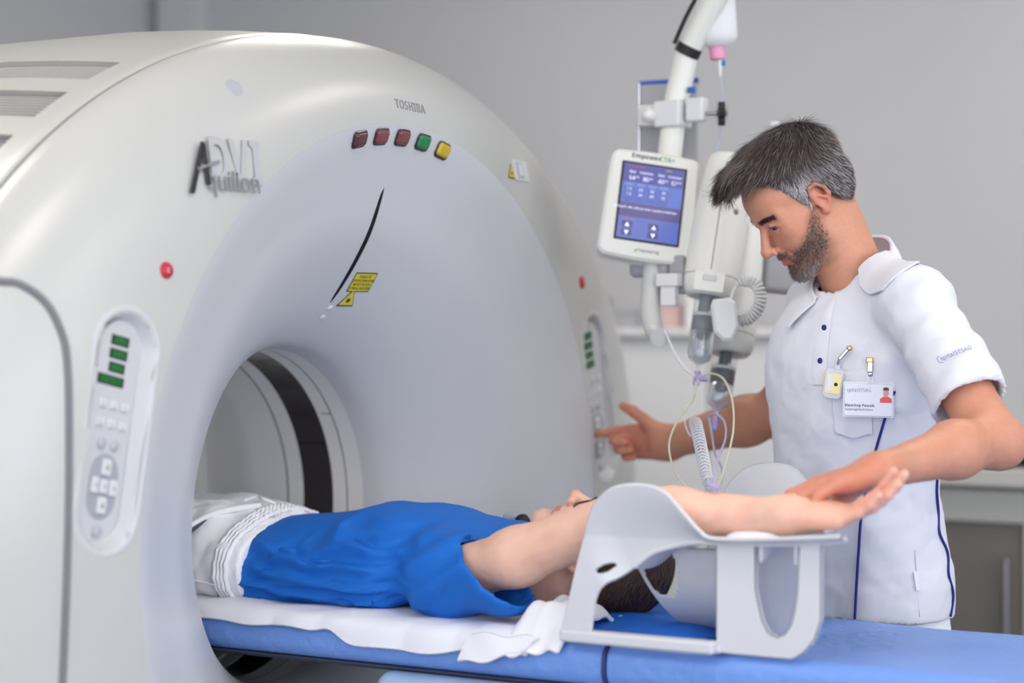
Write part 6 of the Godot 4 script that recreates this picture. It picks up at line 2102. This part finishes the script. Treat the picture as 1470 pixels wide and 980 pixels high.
# ------------------------------------------------------------------ the patient
func patient() -> void:
	var base := Vector3(0, 0.86, 0.1)
	var t := thing("person", "patient in a blue shirt and white trousers lying on the table, one arm raised", "person", base)
	var to := Transform3D(Basis(Vector3(-1, 0, 0), Vector3(0, .18, .9837), Vector3(0, .9837, -.18)) * 0.97, Vector3(0, .962, .434))
	var skin := lin(232, 186, 166)
	var face := func(p: Vector3) -> Color:
		var a := absf(p.x)
		var c := skin * (1.0 + 0.05 * cloud(p, 80.0))
		c = c.lerp(lin(224, 150, 136), 0.5 * exp(-pow((p - Vector3(signf(p.x) * .045, -.018, .06)).length() / .024, 2)))
		c = c.lerp(lin(228, 148, 136), 0.7 * exp(-pow((p - Vector3(0, -.032, .122)).length() / .016, 2)))
		if p.z > 0.086 and a < 0.022 and p.y < -0.0565 and p.y > -0.0785: c = c.lerp(lin(206, 120, 118), 0.8)
		if p.z > 0.05 and absf(p.y - 0.025) < 0.005 and a > 0.012 and a < 0.05: c = c.lerp(lin(84, 56, 48), 0.8)
		var e := Vector2(a - 0.031, p.y - 0.0055)
		if p.z > 0.07 and absf(e.x) < 0.013 and absf(e.y) < 0.0012: c = lin(84, 54, 48)
		if p.y > hairline(p.z, p.x) + 0.006: c = lin(60, 40, 34)
		return c
	var flesh := func(p: Vector3) -> Color:
		var c := lin(234, 188, 166) * (1.0 + 0.05 * cloud(p, 30.0) + 0.03 * cloud(p, 120.0))
		return c.lerp(lin(222, 140, 120), 0.35 * smoothstep(0.84, 0.98, p.z) + 0.25 * smoothstep(0.1, 0.6, cloud(p, 14.0)))
	var bits := []
	bits.append(person_head(to, Vector3(0, .925, .20), 0.054, 0.0034, face))
	var sh := Vector3(-.178, .928, .250)
	var el := Vector3(-.200, 1.062, .598)
	var wr := Vector3(-.188, 1.072, .868)
	var fa := Field.new()
	fa.cap(sh + Vector3(0.02, 0, -0.03), sh.lerp(el, 0.35), .048, .048, 0.03)
	fa.cap(sh.lerp(el, 0.35), el, .048, .042, 0.03)
	fa.cap(el, el.lerp(wr, 0.3), .040, .0405, 0.03)
	fa.cap(el.lerp(wr, 0.3), wr, .0405, .0275, 0.03)
	fa.ell(sh + Vector3(0.04, 0.0, -0.03), Vector3(.06, .045, .06), 0.04)
	# far arm, by the side
	fa.cap(Vector3(.17, .925, .20), Vector3(.205, .91, -.04), .050, .042, 0.03)
	fa.cap(Vector3(.205, .91, -.04), Vector3(.205, .90, -.27), .040, .028, 0.03)
	fa.cap(Vector3(0, .93, .26), Vector3(0, .93, -.3), .06, .06, 0.05)
	bits.append(body_mesh(fa, Vector3(-.28, .83, -.40), Vector3(.27, 1.13, .88), 0.0075, flesh, func(p, _n): return 0.001 * cloud(p, 40.0), 1))
	var fh := Field.new()
	hand_field(fh, wr, Vector3(0.20, 0.02, 0.98), Vector3(0.15, -1, 0), Vector3(1, 0.1, -0.1), [[30, 18, 12, 0.02], [27, 16, 10, 0.0], [24, 14, 10, -0.02], [22, 14, 10, -0.04]], [Vector3(0.7, 0.6, -0.35), Vector3(0.85, 0.4, -0.3), Vector3(0.92, 0.2, -0.3)], 0.0275, 1.12, el.lerp(wr, 0.75), 0.0318)
	bits.append(body_mesh(fh, Vector3(-.27, 1.0, .815), Vector3(-.02, 1.19, 1.10), 0.003, flesh, null, 1))
	var f2 := Field.new()
	hand_field(f2, Vector3(.205, .90, -.27), Vector3(0, 0, -1), Vector3(0.2, 1, 0), Vector3(-1, 0, 0), [[20, 25, 20], [22, 25, 20], [24, 25, 20], [24, 25, 20]], [Vector3(0.6, 0.6, -0.3), Vector3(0.8, 0.3, -0.3), Vector3(0.9, 0.1, -0.3)])
	bits.append(body_mesh(f2, Vector3(.10, .82, -.50), Vector3(.29, .97, -.24), 0.005, flesh, null, 1))
	part("body", join(bits), M.skin, t)
	# hair
	var fc := Field.new()
	fc.ell(Vector3(0, .054, -.012), Vector3(.081, .091, .104), 0.02)
	for s in [-1.0, 1.0]: fc.ell(Vector3(s * .060, .030, -.035), Vector3(.022, .066, .055), 0.02)
	fc.post = func(p: Vector3, d: float) -> float: return maxf(d, (hairline(p.z, p.x) - p.y) * 0.75)
	var got := fc.net(Vector3(-.10, -.07, -.13), Vector3(.10, .16, .13), 0.005)
	var hv: PackedVector3Array = smoothed(got[0], got[1], 1)
	var hn := normals_of(hv, got[1])
	var rng := RandomNumberGenerator.new()
	rng.seed = 77
	var hc := PackedColorArray()
	for p in hv: hc.append(lin(58, 40, 34) * (1.0 + 0.4 * cloud(p, 200.0)))
	var items := []
	for k in 4000:
		var i := rng.randi() % hv.size()
		var d := Vector3(0, -0.5, -1.0) + Vector3(rng.randfn(), rng.randfn(), rng.randfn()) * 0.25
		d = (d - hn[i] * d.dot(hn[i])).normalized()
		items.append([hv[i], hn[i], d, rng.randf_range(0.012, 0.03), lin(70, 48, 40) * rng.randf_range(0.6, 1.5)])
	var ho := MeshInstance3D.new()
	ho.name = "hair"
	ho.mesh = join([commit(hv, got[1], hc), strands(items, 0.0014, 0.002)])
	ho.material_override = M.hair
	t.add_child(ho, true)
	ho.transform = Transform3D(to.basis, to.origin - base)
	ho.set_meta("label", "short dark brown hair")
	# glasses
	var gl := thing("glasses", "dark thin-framed glasses worn by the lying patient", "glasses", to * Vector3(0, .01, .10))
	for s in [-1.0, 1.0]:
		var rim := []
		for k in 24:
			var a := TAU * k / 24
			rim.append(to * Vector3(s * (.033 + cos(a) * .025), .004 + sin(a) * .018, .103 - .012 * pow(absf(cos(a) * .5 + .5), 2)))
		part("rim", tube(rim, 0.0019, 6, false, true), M.frame_dark, gl)
		part("temple", tube(curve([to * Vector3(s * .058, .010, .091), to * Vector3(s * .074, .012, .060), to * Vector3(s * .080, .018, .0), to * Vector3(s * .080, .0, -.025)], 6), 0.0019, 6), M.frame_dark, gl)
		part("lens", sheet(24, 3, func(i: int, j: int):
			var a := TAU * i / 24
			var k: float = [0.98, 0.5, 0.02][j]
			return to * Vector3(s * (.033 + cos(a) * .025 * k), .004 + sin(a) * .018 * k, .1025 - .010 * pow(absf(cos(a) * k * .5 + .5), 2)), true), M.glass, gl)
	part("bridge", tube(curve([to * Vector3(-.008, .008, .104), to * Vector3(0, .012, .107), to * Vector3(.008, .008, .104)], 5), 0.0017, 6), M.frame_dark, gl)
	shirt_and_trousers(t, sh, el)

func shirt_and_trousers(t: Node3D, sh: Vector3, el: Vector3) -> void:
	var f := Field.new()
	f.ell(Vector3(0, .945, .050), Vector3(.176, .096, .205), 0.05)
	f.ell(Vector3(0, .930, -.155), Vector3(.160, .079, .24), 0.05)
	f.cap(Vector3(-.14, .928, .195), Vector3(.14, .925, .195), .070, .066, 0.05)
	f.cap(Vector3(-.15, .926, .20), sh.lerp(el, 0.30) + Vector3(-0.006, -0.026, 0), .068, .072, 0.05)
	f.cap(Vector3(.15, .925, .20), Vector3(.205, .908, .02), .060, .058, 0.04)
	f.cap(Vector3(-.15, .905, .05), Vector3(-.14, .900, -.24), .050, .045, 0.05)
	f.cap(Vector3(.15, .905, .05), Vector3(.14, .900, -.24), .050, .045, 0.05)
	f.shell = 0.010
	var ad := (el - sh).normalized()
	var cut := Vector3(-.165, 1.0, .265)
	# the sleeve is open on top, where the raised arm comes out
	f.box(sh.lerp(el, 0.19) + Vector3(-0.02, 0.0, 0) + Vector3(0, .80, .60).normalized() * 0.15, Vector3(.105, .15, .17), 0.0, 0.001, 2, Basis(Vector3.RIGHT, Vector3(0, .80, .60), Vector3(0, -.60, .80)))
	f.box(Vector3(.21, .90, -.16), Vector3(.05, .08, .12), 0.0, 0.001, 2)
	f.cap(Vector3(0, .93, .26), Vector3(0, .96, .45), .060, .075, 0.004, 2)
	f.box(Vector3(0, .93, -.462), Vector3(.3, .2, .2), 0.0, 0.001, 2)
	f.box(Vector3(0, .70, 0), Vector3(.4, .152, .8), 0.0, 0.001, 2)
	var fold := func(p: Vector3, n: Vector3) -> float:
		var q := p.y * 1.0 + absf(p.x) * 0.35
		var side := smoothstep(0.2, 0.75, absf(n.x))
		# long soft creases that run down the side from the armpit
		var c1 := sin(q * 88.0 + 2.0 * p.z + 1.6 * sin(p.z * 6.0) + 1.5 * cloud(p, 5.0))
		var c2 := sin(q * 150.0 - 6.0 * p.z + 2.0 * cloud(p, 7.0))
		var w := (0.0075 * (1.0 - 2.0 * pow(absf(c1), 0.6)) * (0.2 + 0.8 * side) + 0.004 * (1.0 - 2.0 * absf(c2)) * side) * smoothstep(0.24, 0.02, p.z)
		w *= smoothstep(-.266, -.20, p.z)
		w += 0.0040 * cloud(p, 8.0)
		var s := (p - Vector3(-.18, .93, .22))
		if s.length() < 0.16: w += 0.0045 * sin(p.z * 60.0 - p.y * 95.0) * smoothstep(0.16, 0.05, s.length())
		return w
	part("blue_shirt", body_mesh(f, Vector3(-.30, .84, -.31), Vector3(.29, 1.08, .42), 0.0064, null, signed_push(f, fold), 2), M.blue_cloth, t, "bright blue short-sleeved shirt")
	var g := Field.new()
	g.ell(Vector3(0, .938, -.40), Vector3(.182, .089, .21), 0.05)
	g.ell(Vector3(0, .926, -.27), Vector3(.166, .074, .12), 0.03)
	g.cap(Vector3(-.14, .905, -.22), Vector3(-.14, .905, -.45), .052, .055, 0.05)
	g.cap(Vector3(.14, .905, -.22), Vector3(.14, .905, -.45), .052, .055, 0.05)
	for s in [-1.0, 1.0]:
		g.cap(Vector3(s * .09, .935, -.42), Vector3(s * .105, .950, -.88), .092, .072, 0.03)
		g.cap(Vector3(s * .105, .950, -.88), Vector3(s * .10, .910, -1.28), .070, .055, 0.03)
	g.box(Vector3(0, .93, -.065), Vector3(.3, .2, .17), 0.0, 0.001, 1)
	g.box(Vector3(0, .70, -.5), Vector3(.4, .152, 1.2), 0.0, 0.001, 1)
	var wrinkle := func(p: Vector3, _n: Vector3) -> float:
		var w := 0.006 * cloud(p * Vector3(1, 1, 1.6), 11.0) + 0.003 * cloud(p, 26.0)
		w += 0.0045 * sin(p.z * 70.0 + p.x * 20.0 + p.y * 35.0) * exp(-pow((p.z + 0.36) / 0.06, 2)) * smoothstep(0.94, 1.0, p.y)
		return w
	var tr := part("white_trousers", body_mesh(g, Vector3(-.26, .84, -1.36), Vector3(.26, 1.08, -.23), 0.0085, null, wrinkle, 1), M.white_cloth, t, "white cotton trousers with an elastic waistband")
	# gathered waistband
	var ring := func(deg: float, z: float, off: float) -> Vector3:
		var dir := Vector3(cos(deg_to_rad(deg)), sin(deg_to_rad(deg)), 0)
		var p := g.meet(Vector3(0, .925, z) + dir * 0.3, -dir, 0.3)
		return p + dir * (off + 0.002)
	for k in 4:
		part("waistband", sheet(144, 7, func(i: int, j: int):
			var a := TAU * j / 6
			var gather := 0.0016 * sin(i * 2.2) + 0.0008 * sin(i * 0.9 + k)
			return ring.call(i * 2.5, -.262 - .0085 * k + sin(a) * .0066, cos(a) * .0042 + gather), true), M.white_cloth, tr)
	# pocket opening with its turned hem, and the side seam
	var pk := []
	for q in [Vector2(112, -.300), Vector2(130, -.325), Vector2(148, -.352), Vector2(165, -.378), Vector2(182, -.392), Vector2(196, -.396)]: pk.append(ring.call(q.x, q.y, 0.004))
	part("pocket_hem", tube(curve(pk, 8), 0.0065, 8), M.white_cloth, tr)
	var gap := []
	for q in [Vector2(150, -.346), Vector2(164, -.368), Vector2(176, -.380)]: gap.append(ring.call(q.x, q.y, 0.002))
	part("pocket_gap", tube(curve(gap, 6), 0.0035, 6), M.cradle, tr)
	var seam := []
	for q in [Vector2(192, -.29), Vector2(190, -.36), Vector2(190, -.45), Vector2(190, -.6)]: seam.append(ring.call(q.x, q.y, 0.001))
	part("side_seam", tube(curve(seam, 6), 0.0025, 6), M.white_cloth, tr)
	part("drawstring", tube(curve([Vector3(-.01, 1.024, -.285), Vector3(-.03, 1.034, -.30), Vector3(-.015, 1.036, -.325), Vector3(-.04, 1.030, -.34)], 8), 0.003, 6), M.white_cloth, tr)
	for s in [-1.0, 1.0]:
		var fs := Field.new()
		fs.cap(Vector3(s * .10, .905, -1.30), Vector3(s * .105, .91, -1.36), .045, .04, 0.02)
		fs.cap(Vector3(s * .105, .91, -1.36), Vector3(s * .125, 1.02, -1.40), .04, .03, 0.03)
		part("sock", body_mesh(fs, Vector3(s * .11 - .08, .84, -1.46), Vector3(s * .11 + .08, 1.08, -1.24), 0.009), M.white_cloth, t)

# for cloth with two faces: the inner face follows the outer one
func signed_push(f: Field, fold: Callable) -> Callable:
	var ids := f.every()
	return func(p: Vector3, n: Vector3) -> float:
		var keep := f.shell
		f.shell = 0.0
		var outer := PackedInt32Array()
		for i in ids:
			if f.op[i] < 2: outer.append(i)
		var d := f.at(p, outer)
		f.shell = keep
		return fold.call(p, n) if d > -keep * 0.5 else -fold.call(p, -n)

func _ready() -> void:
	materials()
	mat("wall_trim", c8(206, 207, 210), 0.8)
	mat("light_panel", c8(250, 248, 244), 0.5)
	glow(M.light_panel, c8(255, 246, 234), 2.0)
	mat("digit", c8(40, 150, 70), 0.4)
	mat("green_mark", c8(70, 150, 100), 0.5)
	mat("bright_blue", c8(20, 110, 215), 0.7)
	mat("grey_rubber", c8(96, 98, 104), 0.4)
	mat("screen_white", c8(225, 232, 250), 0.4)
	glow(M.screen_white, c8(205, 215, 250), 0.7)
	mat("letter_green", c8(70, 160, 90), 0.4)
	mat("pale_red", c8(232, 200, 200), 0.6)
	mat("tube_coil", c8(226, 228, 232), 0.15, 0.0, {"backlight_enabled": true, "backlight": c8(190, 190, 195)})
	mat("skin", Color.WHITE, 0.5, 0.0, {"vertex_color_use_as_albedo": true, "subsurf_scatter_enabled": true, "subsurf_scatter_strength": 0.12})
	relief(M.skin, noise_tex(0.11, 12, 256, 0, 1, 4), 0.03, 22.0)
	mat("hair", Color.WHITE, 0.45, 0.0, {"vertex_color_use_as_albedo": true})
	mat("polo", c8(226, 227, 235), 0.9, 0.0, {"rim_enabled": true, "rim": 0.35})
	relief(M.polo, noise_tex(0.2, 31, 256, 0, 1, 2), 0.03, 40.0)
	mat("white_cloth", c8(244, 244, 248), 0.9)
	relief(M.white_cloth, noise_tex(0.2, 33, 256, 0, 1, 2), 0.03, 30.0)
	mat("navy", c8(20, 34, 128), 0.6)
	mat("print_grey", c8(128, 132, 168), 0.7)
	mat("card", c8(226, 229, 240), 0.35)
	mat("card_sleeve", Color(0.9, 0.91, 0.95, 0.45), 0.15, 0.0, {"transparency": BaseMaterial3D.TRANSPARENCY_ALPHA})
	mat("photo_red", c8(226, 92, 84), 0.5)
	mat("photo_skin", c8(226, 150, 140), 0.5)
	mat("photo_hair", c8(92, 56, 58), 0.5)
	mat("ink_soft", c8(70, 72, 92), 0.7)
	mat("brass", c8(190, 164, 120), 0.25, 1.0)
	mat("film_yellow", c8(236, 228, 168), 0.4)
	mat("blue_cloth", c8(0, 104, 200), 0.7)
	relief(M.blue_cloth, noise_tex(0.2, 37, 256, 0, 1, 2), 0.02, 40.0)
	mat("frame_dark", c8(52, 34, 32), 0.3)
	soft.seed = 7
	soft.noise_type = FastNoiseLite.TYPE_SIMPLEX_SMOOTH
	soft.frequency = 1.0
	soft.fractal_octaves = 2
	stage()
	room()
	gantry()
	patient_table()
	arm_support()
	towel()
	injector()
	lines_and_bags()
	table_control()
	background()
	patient()
	radiographer()
